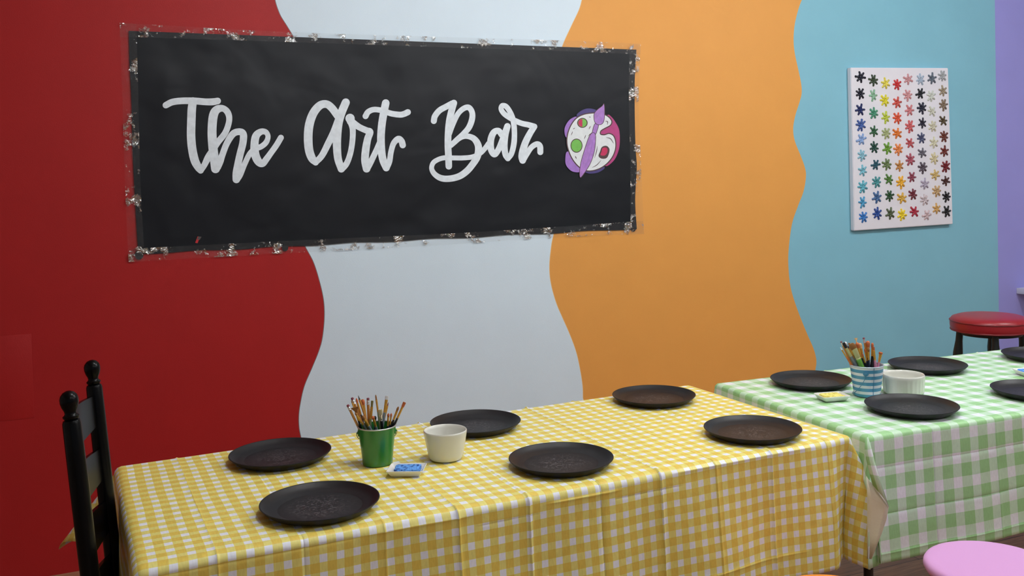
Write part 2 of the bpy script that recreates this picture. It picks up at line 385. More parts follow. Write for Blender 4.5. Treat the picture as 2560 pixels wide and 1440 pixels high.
    mats = [mat('palette white', srgb(232, 236, 240), .5, vary=.04, vscale=60), mat('palette outline', srgb(82, 58, 62), .6), mat('magenta paint', srgb(182, 62, 128), .5, vary=.08, vscale=50),
            mat('indigo paint', srgb(74, 62, 126), .5, vary=.1, vscale=50), mat('lilac paint', srgb(165, 120, 205), .5, vary=.1, vscale=50),
            mat('green paint', srgb(118, 190, 85), .5, vary=.08, vscale=60), mat('crimson paint', srgb(198, 40, 92), .5, vary=.08, vscale=60), mat('mauve paint', srgb(176, 126, 205), .5, vary=.16, vscale=45)]
    lay = [0]
    def poly(pts, mi, smooth=True, grow=0):
        q = pts
        if smooth:
            q = catmull([pts[-1]] + list(pts) + [pts[0], pts[1]], 6); q = q[6:-6 - 1]
        q = np.array([(a[0], a[1]) for a in q], float)
        if grow:
            c = q.mean(0); nx = np.roll(q, -1, 0) - np.roll(q, 1, 0); nx /= np.linalg.norm(nx, axis=1)[:, None]
            nn = np.stack([nx[:, 1], -nx[:, 0]], 1)
            if ((q - c) * nn).sum() < 0: nn = -nn
            q = q + nn * grow
        lay[0] += 1; y = -.0098 - .00005 * lay[0]
        bm = bmesh.new(); vs = [bm.verts.new(P(o2[0] + a / s2, o2[1] + b_ / s2, y) - rl) for a, b_ in q]
        f = bm.faces.new(vs); bm.normal_update()
        if f.normal.y > 0: f.normal_flip()
        bmesh.ops.triangulate(bm, faces=bm.faces[:]); bm.verts.index_update()
        g.add([v.co.copy() for v in bm.verts], [[v.index for v in f.verts] for f in bm.faces], mi); bm.free()
    def ell(cx, cy, rx, ry): return [(cx + rx * math.cos(2 * PI * k / 16), cy + ry * math.sin(2 * PI * k / 16)) for k in range(16)]
    def line(pts, r, mi):
        c = catmull(pts, 5); up = []; dn = []
        for k in range(len(c)):
            t = c[min(k + 1, len(c) - 1)] - c[max(k - 1, 0)]; t = t / np.linalg.norm(t); nn = np.array([-t[1], t[0]])
            rr = r * min(1, .35 + 2 * min(k, len(c) - 1 - k) / len(c))
            up.append(c[k] + nn * rr); dn.append(c[k] - nn * rr)
        poly([tuple(x) for x in up] + [tuple(x) for x in reversed(dn)], mi, False)
    poly([(1715, 300), (1750, 250), (1820, 220), (1890, 224), (1935, 248), (1930, 300), (1820, 340)], 3)
    poly([(1780, 870), (1790, 893), (1850, 913), (1930, 905), (1990, 875), (2012, 845), (1960, 800), (1850, 840)], 3)
    poly([(2040, 290), (2085, 308), (2130, 368), (2165, 440), (2174, 530), (2167, 640), (2132, 740), (2082, 802), (2025, 833), (1990, 780), (2010, 600), (1900, 470), (1980, 400)], 2)
    poly([(1720, 310), (1650, 330), (1602, 388), (1583, 450), (1597, 520), (1650, 540), (1720, 420)], 4)
    poly([(1610, 680), (1593, 750), (1600, 820), (1645, 877), (1700, 898), (1750, 890), (1760, 820), (1680, 700)], 4)
    pal = [(1900, 266), (1960, 270), (2020, 287), (2068, 322), (2088, 360), (2072, 398), (2015, 430), (1972, 458), (1968, 492), (2008, 500), (2060, 486), (2108, 512), (2130, 580), (2125, 660), (2092, 740), (2032, 810), (1960, 858), (1880, 882), (1810, 880), (1740, 842), (1680, 775), (1638, 695), (1612, 600), (1616, 500), (1652, 400), (1712, 322), (1795, 280)]
    poly(pal, 1, grow=7); poly(pal, 0, grow=-5)
    poly(ell(1775, 372, 56, 53), 1); poly(ell(1775, 372, 46, 44), 5)
    poly([(1775 + 44 * math.cos(a), 372 + 42 * math.sin(a)) for a in np.linspace(PI / 2, 3 * PI / 2, 10)], 6, False)
    poly(ell(1712, 615, 64, 75), 1); poly(ell(1712, 615, 56, 66), 5)
    poly([(1985, 632), (2030, 620), (2060, 650), (2055, 700), (2030, 745), (1980, 750), (1950, 725), (1965, 680)], 1, grow=3)
    poly([(1988, 640), (2028, 632), (2046, 655), (2040, 695), (2015, 722), (1975, 722), (1965, 705), (1975, 680)], 6, grow=-3)
    hand = [(1880, 475), (1912, 492), (1916, 560), (1902, 680), (1862, 800), (1805, 895), (1756, 955), (1744, 910), (1758, 800), (1785, 700), (1820, 590), (1850, 512)]
    tip = [(2005, 168), (2013, 240), (2008, 330), (1990, 378), (1950, 393), (1915, 376), (1899, 330), (1902, 270), (1940, 226), (1985, 192)]
    neck = [(1906, 385), (1946, 392), (1930, 460), (1910, 500), (1880, 482)]
    for a in (neck, hand, tip): poly(a, 1, grow=3); poly(a, 7, grow=-3)
    line([(1998, 205), (1960, 270), (1935, 300), (1945, 335), (1975, 340), (1990, 290), (1995, 240)], 3, 4)
    line([(1895, 500), (1880, 600), (1850, 720), (1800, 850)], 5, 4)
    for l in ([(1655, 505), (1672, 462)], [(1675, 440), (1695, 425)], [(1795, 545), (1812, 500)], [(1845, 308), (1865, 310)], [(2040, 395), (2045, 360), (2020, 352)], [(2030, 528), (2075, 540), (2108, 590)], [(1975, 770), (1930, 820), (1880, 848)], [(1905, 745), (1925, 680), (1935, 620)], [(1835, 515), (1860, 490), (1882, 485)], [(1845, 440), (1862, 405)], [(1700, 725), (1712, 755)]):
        line(l, 3.2, 1)
    x = g.obj('palette_drawing', mats, root, smooth=False); x['label'] = 'painted artist palette with a purple brush'
    # clear tape strips
    tm = bpy.data.materials.new('clear packing tape'); tm.use_nodes = True; N, L = nodes_of(tm)
    for n in list(N): N.remove(n)
    out = N.new('ShaderNodeOutputMaterial'); tr = N.new('ShaderNodeBsdfTransparent'); tr.inputs['Color'].default_value = (.97, .97, .97, 1)
    df = N.new('ShaderNodeBsdfDiffuse'); df.inputs['Color'].default_value = (.8, .82, .85, 1)
    gl = N.new('ShaderNodeBsdfGlossy'); gl.inputs['Roughness'].default_value = .06
    tc = N.new('ShaderNodeTexCoord'); n1 = N.new('ShaderNodeTexNoise'); n1.inputs['Scale'].default_value = 22; n1.inputs['Detail'].default_value = 2; n1.inputs['Distortion'].default_value = 2.5
    L.new(tc.outputs['Object'], n1.inputs['Vector']); bp = N.new('ShaderNodeBump'); bp.inputs['Strength'].default_value = 1; bp.inputs['Distance'].default_value = .02
    L.new(n1.outputs['Fac'], bp.inputs['Height']); L.new(bp.outputs['Normal'], gl.inputs['Normal'])
    m1 = N.new('ShaderNodeMixShader'); m1.inputs['Fac'].default_value = .016; L.new(tr.outputs[0], m1.inputs[1]); L.new(df.outputs[0], m1.inputs[2])
    mk = N.new('ShaderNodeMapRange'); mk.inputs['From Min'].default_value = .54; mk.inputs['From Max'].default_value = .60; mk.inputs['To Min'].default_value = .018; mk.inputs['To Max'].default_value = .7
    n3 = N.new('ShaderNodeTexNoise'); n3.inputs['Scale'].default_value = 11; n3.inputs['Detail'].default_value = 4; n3.inputs['Roughness'].default_value = .7; L.new(tc.outputs['Object'], n3.inputs['Vector']); L.new(n3.outputs['Fac'], mk.inputs['Value'])
    m2 = N.new('ShaderNodeMixShader'); L.new(mk.outputs['Result'], m2.inputs['Fac']); L.new(m1.outputs[0], m2.inputs[1]); L.new(gl.outputs[0], m2.inputs[2])
    L.new(m2.outputs[0], out.inputs['Surface'])
    def tape(pts_out, pts_in, layer):
        n = 90; V = []; F = []
        A = catmull(pts_out, 30); B = catmull(pts_in, 30); n = len(A); rows = 5
        for i in range(n):
            for j in range(rows):
                t = j / (rows - 1); q = A[i] * (1 - t) + B[i] * t
                wr = .0022 * noise.noise(Vector((q[0] * .05, q[1] * .05, layer))) * (1 if 0 < j < rows - 1 else .3)
                wr += .0016 * noise.noise(Vector((q[0] * .13, q[1] * .13, layer + 4)))
                V.append(on_paper(q[0], q[1], .0022 + .0008 * layer + wr) - rl)
        for i in range(n - 1):
            for j in range(rows - 1):
                a = i * rows + j; F.append((a, a + 1, a + rows + 1, a + rows))
        mesh('clear_tape', V, F, tm, root)
    tape([(299, 57), (700, 79), (1100, 92), (1408, 101), (1602, 109)], [(299, 92), (700, 104), (1100, 118), (1408, 128), (1602, 136)], 0)
    tape([(299, 57), (306, 250), (312, 450), (321, 655)], [(341, 60), (346, 250), (351, 450), (362, 654)], 1)
    tape([(321, 655), (700, 634), (1100, 613), (1350, 596), (1610, 585)], [(320, 622), (700, 603), (1100, 585), (1350, 570), (1608, 552)], 0)
    tape([(1602, 109), (1597, 250), (1603, 420), (1610, 585)], [(1574, 110), (1572, 250), (1576, 420), (1576, 585)], 1)
build_banner()

# ------------------------------------------------------------------ wall canvas with colour splats
def build_canvas():
    T = .03
    cn = [on_y(2127, 169, -T), on_y(2370.5, 170, -T), on_y(2382.5, 560, -T), on_y(2136, 577, -T)]
    ctr = sum(cn, Vector()) / 4
    root = empty('canvas_art', (ctr.x, 0, ctr.z), 0, 'white rectangular canvas with rows of small coloured paint splats on the blue wall', 'wall art')
    rl = Vector(root.location)
    cm = mat('white canvas', srgb(232, 229, 238), .6, bump=.15, bscale=300)
    fr = [c - rl for c in cn]; bk = [Vector((c.x, -.0005 - .0, c.z)) for c in fr]
    g = G(); g.add(bk + fr, [(4, 7, 6, 5), (0, 1, 5, 4), (1, 2, 6, 5), (2, 3, 7, 6), (3, 0, 4, 7), (0, 3, 2, 1)])
    # bevel
    bm = bmesh.new(); vs = [bm.verts.new(v) for v in g.V]; [bm.faces.new([vs[i] for i in f]) for f in g.F]
    bmesh.ops.recalc_face_normals(bm, faces=bm.faces[:]); bmesh.ops.bevel(bm, geom=bm.edges[:], offset=.003, segments=2, affect='EDGES')
    me = bpy.data.meshes.new('canvas_board'); bm.to_mesh(me); bm.free(); me.materials.append(cm)
    o = bpy.data.objects.new('canvas_board', me); COL.objects.link(o); o.parent = root
    # colours column by column (sRGB)
    cols = [
        (165, [(140, (15, 20, 40)), (275, (15, 18, 38)), (405, (22, 38, 95)), (530, (62, 92, 160)), (650, (135, 165, 215)), (780, (140, 190, 210)), (905, (120, 185, 205)), (1035, (95, 175, 195)), (1165, (75, 155, 200)), (1285, (50, 120, 195))]),
        (272, [(165, (52, 68, 48)), (290, (140, 185, 155)), (435, (70, 145, 115)), (585, (45, 95, 62)), (715, (25, 72, 62)), (858, (25, 82, 100)), (998, (70, 145, 150)), (1125, (65, 105, 155)), (1255, (32, 72, 150))]),
        (370, [(190, (225, 210, 85)), (330, (225, 215, 55)), (470, (190, 205, 70)), (600, (165, 175, 125)), (725, (105, 155, 50)), (853, (105, 125, 80)), (977, (85, 130, 60)), (1110, (30, 72, 40)), (1257, (80, 92, 65))]),
        (465, [(200, (200, 45, 50)), (347, (205, 80, 70)), (475, (220, 85, 55)), (600, (225, 120, 45)), (730, (228, 135, 75)), (867, (190, 130, 70)), (1000, (235, 175, 50)), (1130, (215, 170, 70)), (1265, (238, 210, 40))]),
        (555, [(158, (205, 150, 155)), (288, (210, 150, 155)), (410, (205, 125, 130)), (542, (205, 95, 98)), (680, (190, 82, 88)), (815, (170, 82, 98)), (957, (140, 62, 82)), (1098, (115, 42, 58)), (1240, (170, 35, 60))]),
        (655, [(160, (165, 180, 200)), (275, (22, 26, 35)), (392, (32, 36, 58)), (518, (35, 32, 50)), (638, (72, 78, 112)), (760, (100, 98, 110)), (880, (85, 75, 88)), (1012, (175, 165, 185)), (1142, (205, 190, 195)), (1270, (205, 180, 185))]),
        (755, [(150, (95, 105, 120)), (293, (205, 208, 200)), (420, (205, 205, 190)), (542, (205, 200, 178)), (675, (212, 208, 182)), (805, (210, 198, 160)), (940, (205, 175, 110)), (1072, (195, 160, 115)), (1215, (205, 160, 95))]),
        (843, [(130, (165, 168, 172)), (252, (155, 140, 118)), (367, (128, 110, 92)), (497, (80, 66, 42)), (625, (105, 50, 38)), (745, (110, 40, 35)), (870, (115, 25, 35)), (990, (70, 35, 32)), (1118, (20, 20, 28)), (1240, (12, 14, 20))])]
    jx = {0: [0, -1, -3, 3, 7, 12, 18, 18, 18, 24], 1: [0, -2, 2, 3, 5, 18, 25, 27, 30], 2: [0, -5, 2, 5, 15, 12, 28, 33, 38], 3: [0, 0, 3, 0, 10, 18, 30, 38, 40],
          4: [0, -3, 10, 13, 15, 18, 30, 40, 50], 5: [0, 0, 13, 16, 10, 15, 20, 35, 35, 52], 6: [-5, -12, -4, 2, 10, 12, 22, 33, 32], 7: [-8, -4, 0, -2, 5, 9, 18, 20, 26, 27]}
    rnd = random.Random(4)
    variants = []
    for v in range(4):
        g = G(); prof = [(0, .0095), (.006, .009), (.011, .0075), (.0145, .0045), (.016, 0)]
        g.lathe(prof, 20, (0, 0, 0)); na = 6 + (v % 2)
        for k in range(na):
            a = 2 * PI * k / na + rnd.uniform(-.14, .14); L_ = rnd.uniform(.026, .033); d = Vector((math.cos(a), math.sin(a), 0))
            g.tube([d * .008 + Vector((0, 0, .002)), d * (L_ * .6) + Vector((0, 0, .003)), d * L_ + Vector((0, 0, .002))], [.0085, .0062, .0052], 8)
            r = rnd.uniform(.0056, .0070)
            g.lathe([(0, r * 1.15), (r * .6, r), (r, r * .45), (r * 1.02, 0)], 12, d * L_)
        variants.append(g)
    for ci, (cx, lst) in enumerate(cols):
        for ri, (cy, c) in enumerate(lst):
            px = 2100 + (cx + jx[ci][ri]) / 3.273; py = 150 + cy / 3.273
            m = mat('splat %d-%d' % (ci, ri), srgb(*[min(255, x * 1.0) for x in c]), .28, spec=.6)
            g = variants[(ci * 3 + ri) % 4]; p = on_y(px, py, -T) - rl
            me = bpy.data.meshes.new('paint_splat'); me.from_pydata(g.V, [], g.F); me.materials.append(m); me.polygons.foreach_set('use_smooth', [True] * len(me.polygons))
            s = bpy.data.objects.new('paint_splat', me); COL.objects.link(s); s.parent = root
            s.rotation_euler = (PI / 2, rnd.uniform(0, PI), 0); s.location = p + Vector((0, .0005, 0)); k = rnd.uniform(.93, 1.05); s.scale = (k, k, k)
build_canvas()

# ------------------------------------------------------------------ tables
blackp = mat('black metal tube', srgb(18, 18, 20), .35, .2)
tabm = mat('grey plastic table top', srgb(170, 168, 165), .5, bump=.2, bscale=200)
TOPZ = .74
def build_table(name, x0, x1, yf, yb, yaw, label, inl=.3, inr=.07):
    c = Vector(((x0 + x1) / 2, 0, 0)); c.y = (yf + yb) / 2
    root = empty(name, (c.x, c.y, FLOOR), yaw, label, 'table')
    L_, W_ = x1 - x0, yb - yf; top = TOPZ - FLOOR - .004
    g = G(); g.box((0, 0, top - .02), (L_ - .01, W_ - .01, .04), .008); g.obj('table_top', tabm, root)
    for sx in (-1, 1):
        ins = inl if sx < 0 else inr
        for sy in (-1, 1):
            g = G(); g.tube([(sx * (L_ / 2 - ins), sy * (W_ / 2 - .07), 0), (sx * (L_ / 2 - ins), sy * (W_ / 2 - .07), top - .04)], .014, 14)
            g.lathe([(0, 0), (.018, 0), (.018, .03), (.014, .032)], 14, (sx * (L_ / 2 - ins), sy * (W_ / 2 - .07), 0)); g.obj('leg', blackp, root)
        g = G(); g.tube([(sx * (L_ / 2 - ins), -(W_ / 2 - .07), .52), (sx * (L_ / 2 - ins), (W_ / 2 - .07), .52)], .009, 10); g.obj('crossbar', blackp, root)
    return root

def drape(x0, x1, W, dl, dr, df, db, yaw, org, name, mats, label, creases, hcreases, corners, dip=None, step=.01, rr=.013, flare=.06, seed=0, amp=1.0, hemwave=.008):
    """cloth laid over a table: local frame x along the table, y from the front edge (0) to the back (W)"""
    Lx = x1 - x0
    us = np.concatenate([np.linspace(-dl, 0, max(2, int(dl / step)) + 1)[:-1], np.linspace(0, Lx, int(Lx / step) + 1)[:-1], np.linspace(Lx, Lx + dr, max(2, int(dr / step)) + 1)])
    vs = np.concatenate([np.linspace(-df, 0, max(2, int(df / step)) + 1)[:-1], np.linspace(0, W, int(W / step) + 1)[:-1], np.linspace(W, W + db, max(2, int(db / step)) + 1)])
    def refine(g, cs):
        ex = [c + d for c in cs for d in (-.012, -.006, -.003, -.0014, 0, .0014, .003, .006, .012) if g[0] < c + d < g[-1]]
        keep = [x for x in g if not any(abs(x - e) < .002 for e in ex)]
        out = []
        for x in sorted(ex):
            if not out or x - out[-1] > .0011: out.append(x)
        return np.array(sorted([x for x in keep if all(abs(x - e) > .002 for e in out)] + out))
    us = refine(us, [c[0] for c in creases]); vs = refine(vs, [c[0] for c in hcreases])
    V = []; UV = []
    arc = rr * PI / 2
    def drop(d, fl):
        # horizontal offset and downward distance along a rounded edge
        if d <= 0: return 0, 0
        if d < arc:
            a = d / rr; return rr * math.sin(a), rr * (1 - math.cos(a))
        e = d - arc; return rr + e * math.sin(fl), rr + e * math.cos(fl)
    for v in vs:
        for u in us:
            a = -u if u < 0 else (u - Lx if u > Lx else 0); b_ = -v if v < 0 else (v - W if v > W else 0)
            sx = -1 if u < 0 else 1; sy = -1 if v < 0 else 1
            bx = min(max(u, 0), Lx); by = min(max(v, 0), W)
            nrm = Vector((0, 0, 1)); wr = noise.noise(Vector((u * 3.1, v * 3.1, seed))) * .0012
            # crease ridges
            h = 0
            dipv = 0
            if dip and v < 0:
                u0, am = dip; k = min(1, max(0, (u - u0) / (Lx - u0))); tt = min(1, -v / .3)
                dipv = am * (k * k * (3 - 2 * k)) * tt ** .8
                if u > Lx: dipv *= math.sin(math.atan2(-v, u - Lx)) ** 2
            for cx, ca in creases:
                d = abs(u - cx)
                if d < .04: h += ca * (.7 if 0 < v < W else 1.5) * math.exp(-d / .0027)
            for cy, ca, ua, ub in hcreases:
                if ua < u < ub:
                    d = abs(v - cy)
                    if d < .04: h += ca * min(1, (u - ua) * 20, (ub - u) * 20) * math.exp(-d / .0027)
            if a == 0 and b_ == 0:
                p = Vector((bx, by, 0)); n = Vector((0, 0, 1))
                edge = min(1, min(min(u + .001, Lx - u + .001), min(v + .001, W - v + .001)) * 30)
                p.z += max(0, wr * edge) * 1.5
            elif a > 0 and b_ > 0:
                key = (sx, sy); ku, kw, th_, sk = corners.get(key, (1, 1, 45, 0)); kf = 1; th_ = math.radians(th_)
                rho = math.hypot(a, b_); rho = min(rho, .352) if ku < .3 else rho; ph = math.atan2(b_, a)
                ex = Vector((sx, 0, 0)); ey = Vector((0, sy, 0)); hor = ex * math.cos(ph) + ey * math.sin(ph)
                ho, dn = drop(rho, flare)
                psi = 4 * ph; uu = ex * math.cos(th_) + ey * math.sin(th_); ww = ex * math.sin(th_) - ey * math.cos(th_)
                kap = .25
                off = uu * (kap * (1 - math.cos(psi)) * ku) + ww * (kap * math.sin(psi) * kw) + (ex * sk) * (1 - math.cos(psi)) * .5
                dvec = (Vector((0, 0, -1)) + off)
                dvec = dvec.normalized() if kf else dvec
                e = max(0, rho - arc)
                p = Vector((bx, by, 0)) + hor * ho + Vector((0, 0, -min(dn, rr if dn > rr else dn))) 
                p += (dvec * e) if e > 0 else Vector()
                n = hor
            else:
                ex = Vector((sx, 0, 0)) if a > 0 else Vector((0, sy, 0)); d = a + b_
                ho, dn = drop(d, flare)
                p = Vector((bx, by, 0)) + ex * ho - Vector((0, 0, dn)); n = ex if d > arc else (ex * math.sin(d / rr) + Vector((0, 0, 1)) * math.cos(d / rr))
                t = min(1, d / .25)
                s_ = u if b_ > 0 else v
                wave = (.006 * math.sin(s_ * 2 * PI / .36 + seed) + .010 * noise.noise(Vector((s_ * 3.5, d * 1.5, seed + 3)))) * t * amp
                # panels between creases sag a little
                p += ex * wave; p.z += hemwave * t * noise.noise(Vector((s_ * 2.2, 0, seed + 8)))
            p.y += dipv
            p += n * (h + (wr if (a > 0 or b_ > 0) else 0))
            V.append(p); UV.append((u, v))
    nu, nv = len(us), len(vs)
    F = [(j * nu + i, j * nu + i + 1, (j + 1) * nu + i + 1, (j + 1) * nu + i) for j in range(nv - 1) for i in range(nu - 1)]
    return V, F, UV

def finish_cloth(name, V, F, UV, I, mats, org, yaw, label):
    o = mesh(name, V, F, mats, None, True, I, UV)
    o.location = org; o.rotation_euler = (0, 0, yaw)
    tag(o, label, 'tablecloth', 'gingham tablecloths')
    md = o.modifiers.new('thick', 'SOLIDIFY'); md.thickness = .0012; md.offset = 1
    return o

yg = gingham('yellow gingham', .0381, srgb(240, 243, 255), srgb(234, 223, 132), srgb(230, 201, 92), .25, .3)
gg = gingham('green gingham', .070, srgb(236, 240, 246), srgb(199, 228, 200), srgb(158, 207, 146), .3, .25)
gback = mat('pale cloth underside', srgb(226, 222, 200), .55, bump=.2, bscale=120, vary=.03)
ybk = mat('pale yellow cloth underside', srgb(238, 226, 196), .55, bump=.2, bscale=120, vary=.03)

# yellow table
YYAW = .032
yx0, yx1 = -.434, 1.435
def yfront(x): return -2.083 + YYAW * x
build_table('folding_table', yx0 + .01, yx1 - .01, -2.083 + .03 + .01, -1.336 + .03 - .01, YYAW, 'rectangular folding table with black legs under the yellow checked cloth')
Yorg = Vector((yx0, yfront(yx0), TOPZ))
cre = []
for k, X in enumerate((-.29, -.112, .068, .243, .425, .62, .798, .97, 1.155, 1.35)):
    cre.append((X - yx0, [.0018, -.0015, .0012, .0035, .0035, -.003, .004, .0025, .0035, .002][k]))
hc = [(-.028, .003, .45, .72), (-.055, -.002, .72, .9), (-.035, .0035, .9, 1.12), (-.02, .003, 1.26, 1.75), (-.055, -.0025, 1.08, 1.3), (-.03, -.002, 0, .45), (-.30, .002, 1.2, 1.7),
      (.19, .0022, .1, .3), (.375, .001, 0, 1.9), (.16, .0015, .55, .8)]
V, F, UV = drape(yx0, yx1, .752, .20, .125, .365, .22, YYAW, Yorg, 'tablecloth', None, '', cre, hc,
                 {(-1, 1): (1.5, .8, 28, 0), (1, -1): (1.0, .2, 62, 0), (-1, -1): (.8, .9, 45, 0), (1, 1): (.4, .3, 90, 0)}, seed=2.3, rr=.018, dip=(1.35 - yx0, .05))
finish_cloth('tablecloth', V, F, UV, None, [yg], Yorg, YYAW, 'yellow and white gingham tablecloth draped over the near left table')

# green table
GYAW = -.0459
gx0, gx1 = 1.482, 3.34
def gfront(x): return -2.006 + GYAW * x
build_table('folding_table', gx0 + .01, gx1 - .01, -2.006 + GYAW * 2.43 + .01, -1.234 + GYAW * 2.43 - .01, GYAW, 'rectangular folding table with black legs under the green checked cloth', .07, .22)
Gorg = Vector((gx0, gfront(gx0), TOPZ))
cre = [(x - gx0, a) for x, a in ((1.711, -.002), (1.952, .002), (2.2, .002), (2.45, -.002), (2.7, .002), (2.95, .002))]
hc = [(-.095, -.0025, -.1, 3), (-.225, -.0025, -.1, 3), (-.335, .002, -.1, 3), (.13, .0015, 0, 3), (.39, .0012, 0, 3), (.62, .0012, 0, 3)]
V, F, UV = drape(gx0, gx1, .762, .12, .2, .36, .3, GYAW, Gorg, 'tablecloth', None, '', cre, hc,
                 {(-1, -1): (.2, .2, 70, 0), (-1, 1): (.2, .2, 60, 0)}, seed=7.1, rr=.008, amp=.7)
I = [0] * len(F)
# folded corner flap at the left front corner
inv = (Matrix.Translation(Gorg) @ Matrix.Rotation(GYAW, 4, 'Z')).inverted()
def fl(px, py, y): return inv @ on_y(px, py, y)
base = len(V)
for k in range(19):
    d = .36 * k / 18; t = d / .36; ho = .008 + max(0, d - .0126) * math.sin(.06)
    for j in range(5):
        q = j / 4; V.append(Vector((.004 - q * (.004 + .040 * t), -(ho if d > .012 else .008 * math.sin(d / .008)) - .001 - .010 * q * t, -d + .003))); UV.append((.004 - q * (.004 + .040 * t), -d))
for k in range(18):
    for j in range(4):
        a = base + k * 5 + j; F.append((a, a + 1, a + 6, a + 5)); I.append(0)
left = [(2163, 1093, -2.088), (2162, 1130, -2.095), (2166, 1150, -2.10), (2174, 1182, -2.108), (2182, 1213, -2.115)]
right = [(2168, 1092, -2.09), (2180, 1128, -2.106), (2186, 1152, -2.115), (2194, 1182, -2.125), (2222, 1268, -2.145)]
base = len(V); n5 = 5
for k in range(5):
    for j in range(n5):
        t = j / (n5 - 1); a = Vector(fl(*left[k])); c = Vector(fl(*right[k])); p = a.lerp(c, t); p.y -= .006 * math.sin(PI * t); V.append(p); UV.append((-.068 + .05 * t, -.05 - .045 * k))
for k in range(4):
    for j in range(n5 - 1):
        a = base + k * n5 + j; F.append((a, a + n5, a + n5 + 1, a + 1)); I.append(0)
low_l = [(2166, 1190, -2.10), (2168, 1240, -2.10), (2168, 1290, -2.10), (2168, 1345, -2.10), (2168, 1397, -2.10)]
low_r = [(2182, 1210, -2.112), (2222, 1268, -2.144), (2216, 1300, -2.140), (2204, 1335, -2.133), (2179, 1398, -2.120)]
base = len(V)
for k in range(5):
    for j in range(n5):
        t = j / (n5 - 1); a = Vector(fl(*low_l[k])); c = Vector(fl(*low_r[k])); p = a.lerp(c, t); p.y += .003 * math.sin(PI * t); V.append(p); UV.append((-.10 + .11 * t, -.05 - .07 * k))
for k in range(4):
    for j in range(n5 - 1):
        a = base + k * n5 + j; F.append((a, a + n5, a + n5 + 1, a + 1)); I.append(1)
finish_cloth('tablecloth', V, F, UV, I, [gg, gback], Gorg, GYAW, 'green and white gingham tablecloth draped over the right table')

# ------------------------------------------------------------------ plates
def plate_material():
    m = bpy.data.materials.new('black plate plastic'); m.use_nodes = True; N, L = nodes_of(m); b = N['Principled BSDF']
    tc = N.new('ShaderNodeTexCoord'); oi = N.new('ShaderNodeObjectInfo')
    ln = N.new('ShaderNodeVectorMath'); ln.operation = 'LENGTH'; L.new(tc.outputs['Object'], ln.inputs[0])
    mask = N.new('ShaderNodeMapRange'); mask.inputs['From Min'].default_value = .03; mask.inputs['From Max'].default_value = .095; mask.inputs['To Min'].default_value = 1; mask.inputs['To Max'].default_value = 0
    L.new(ln.outputs['Value'], mask.inputs['Value'])
    ad = N.new('ShaderNodeVectorMath'); ad.operation = 'ADD'; L.new(tc.outputs['Object'], ad.inputs[0]); L.new(oi.outputs['Random'], ad.inputs[1])
    n = N.new('ShaderNodeTexNoise'); n.inputs['Scale'].default_value = 45; n.inputs['Detail'].default_value = 8; n.inputs['Roughness'].default_value = .75; n.inputs['Distortion'].default_value = 3
    L.new(ad.outputs['Vector'], n.inputs['Vector'])
    mr = N.new('ShaderNodeMapRange'); mr.inputs['From Min'].default_value = .5; mr.inputs['From Max'].default_value = .8; mr.inputs['To Max'].default_value = .6; L.new(n.outputs['Fac'], mr.inputs['Value'])
    mu = N.new('ShaderNodeMath'); mu.operation = 'MULTIPLY'; L.new(mr.outputs['Result'], mu.inputs[0]); L.new(mask.outputs['Result'], mu.inputs[1])
    mx = N.new('ShaderNodeMix'); mx.data_type = 'RGBA'; mx.inputs[6].default_value = (*srgb(20, 18, 22), 1); mx.inputs[7].default_value = (*srgb(190, 180, 185), 1); L.new(mu.outputs[0], mx.inputs[0])
    L.new(mx.outputs[2], b.inputs['Base Color']); b.inputs['Roughness'].default_value = .46; b.inputs['Specular IOR Level'].default_value = .42
    return m
pm = plate_material()
g = G()
g.lathe([(0, .0006), (.108, .0006), (.117, .0022), (.129, .0105), (.1362, .0182), (.1377, .0195), (.1374, .0208), (.1358, .0212), (.1338, .0200), (.1255, .0128), (.113, .0072), (.101, .0058), (.098, .0044), (.096, .0040), (0, .0040)], 96)
plate_mesh = g.obj('plate', pm, sharp=60)
plates = [(-.0413, -1.9413, 'empty black plate on the yellow cloth, front row, nearest the ladder back chair'),
          (.6004, -1.9063, 'empty black plate on the yellow cloth, middle of front row'),
          (1.2111, -1.9107, 'empty black plate at the right front corner of the yellow cloth'),
          (-.0552, -1.4945, 'empty black plate on the yellow cloth against the red wall, left of the green bucket'),
          (.5359, -1.452, 'empty black plate behind the smooth white bowl on the yellow cloth'),
          (1.1836, -1.4232, 'empty black plate at the back right of the yellow cloth before the orange wall'),
          (1.7843, -1.4906, 'empty black plate behind the yellow sponge on the green cloth'),
          (2.3203, -1.5039, 'empty black plate behind the ribbed white bowl on the green cloth'),
          (1.8015, -1.9272, 'empty black plate at the front of the green cloth before the striped bucket'),
          (2.30, -1.972, 'black plate cut by the right picture edge, nearer one in front of the blue sponge'),
          (2.827, -1.580, 'black plate cut by the right picture edge, farther one before the red stool')]
for k, (x, y, lb) in enumerate(plates):
    o = plate_mesh if k == 0 else plate_mesh.copy()
    if k: COL.objects.link(o)
    o.location = (x, y, TOPZ + .0035); o.rotation_euler = (0, 0, k * 1.7)
    tag(o, lb, 'plate', 'black plates on the tables')

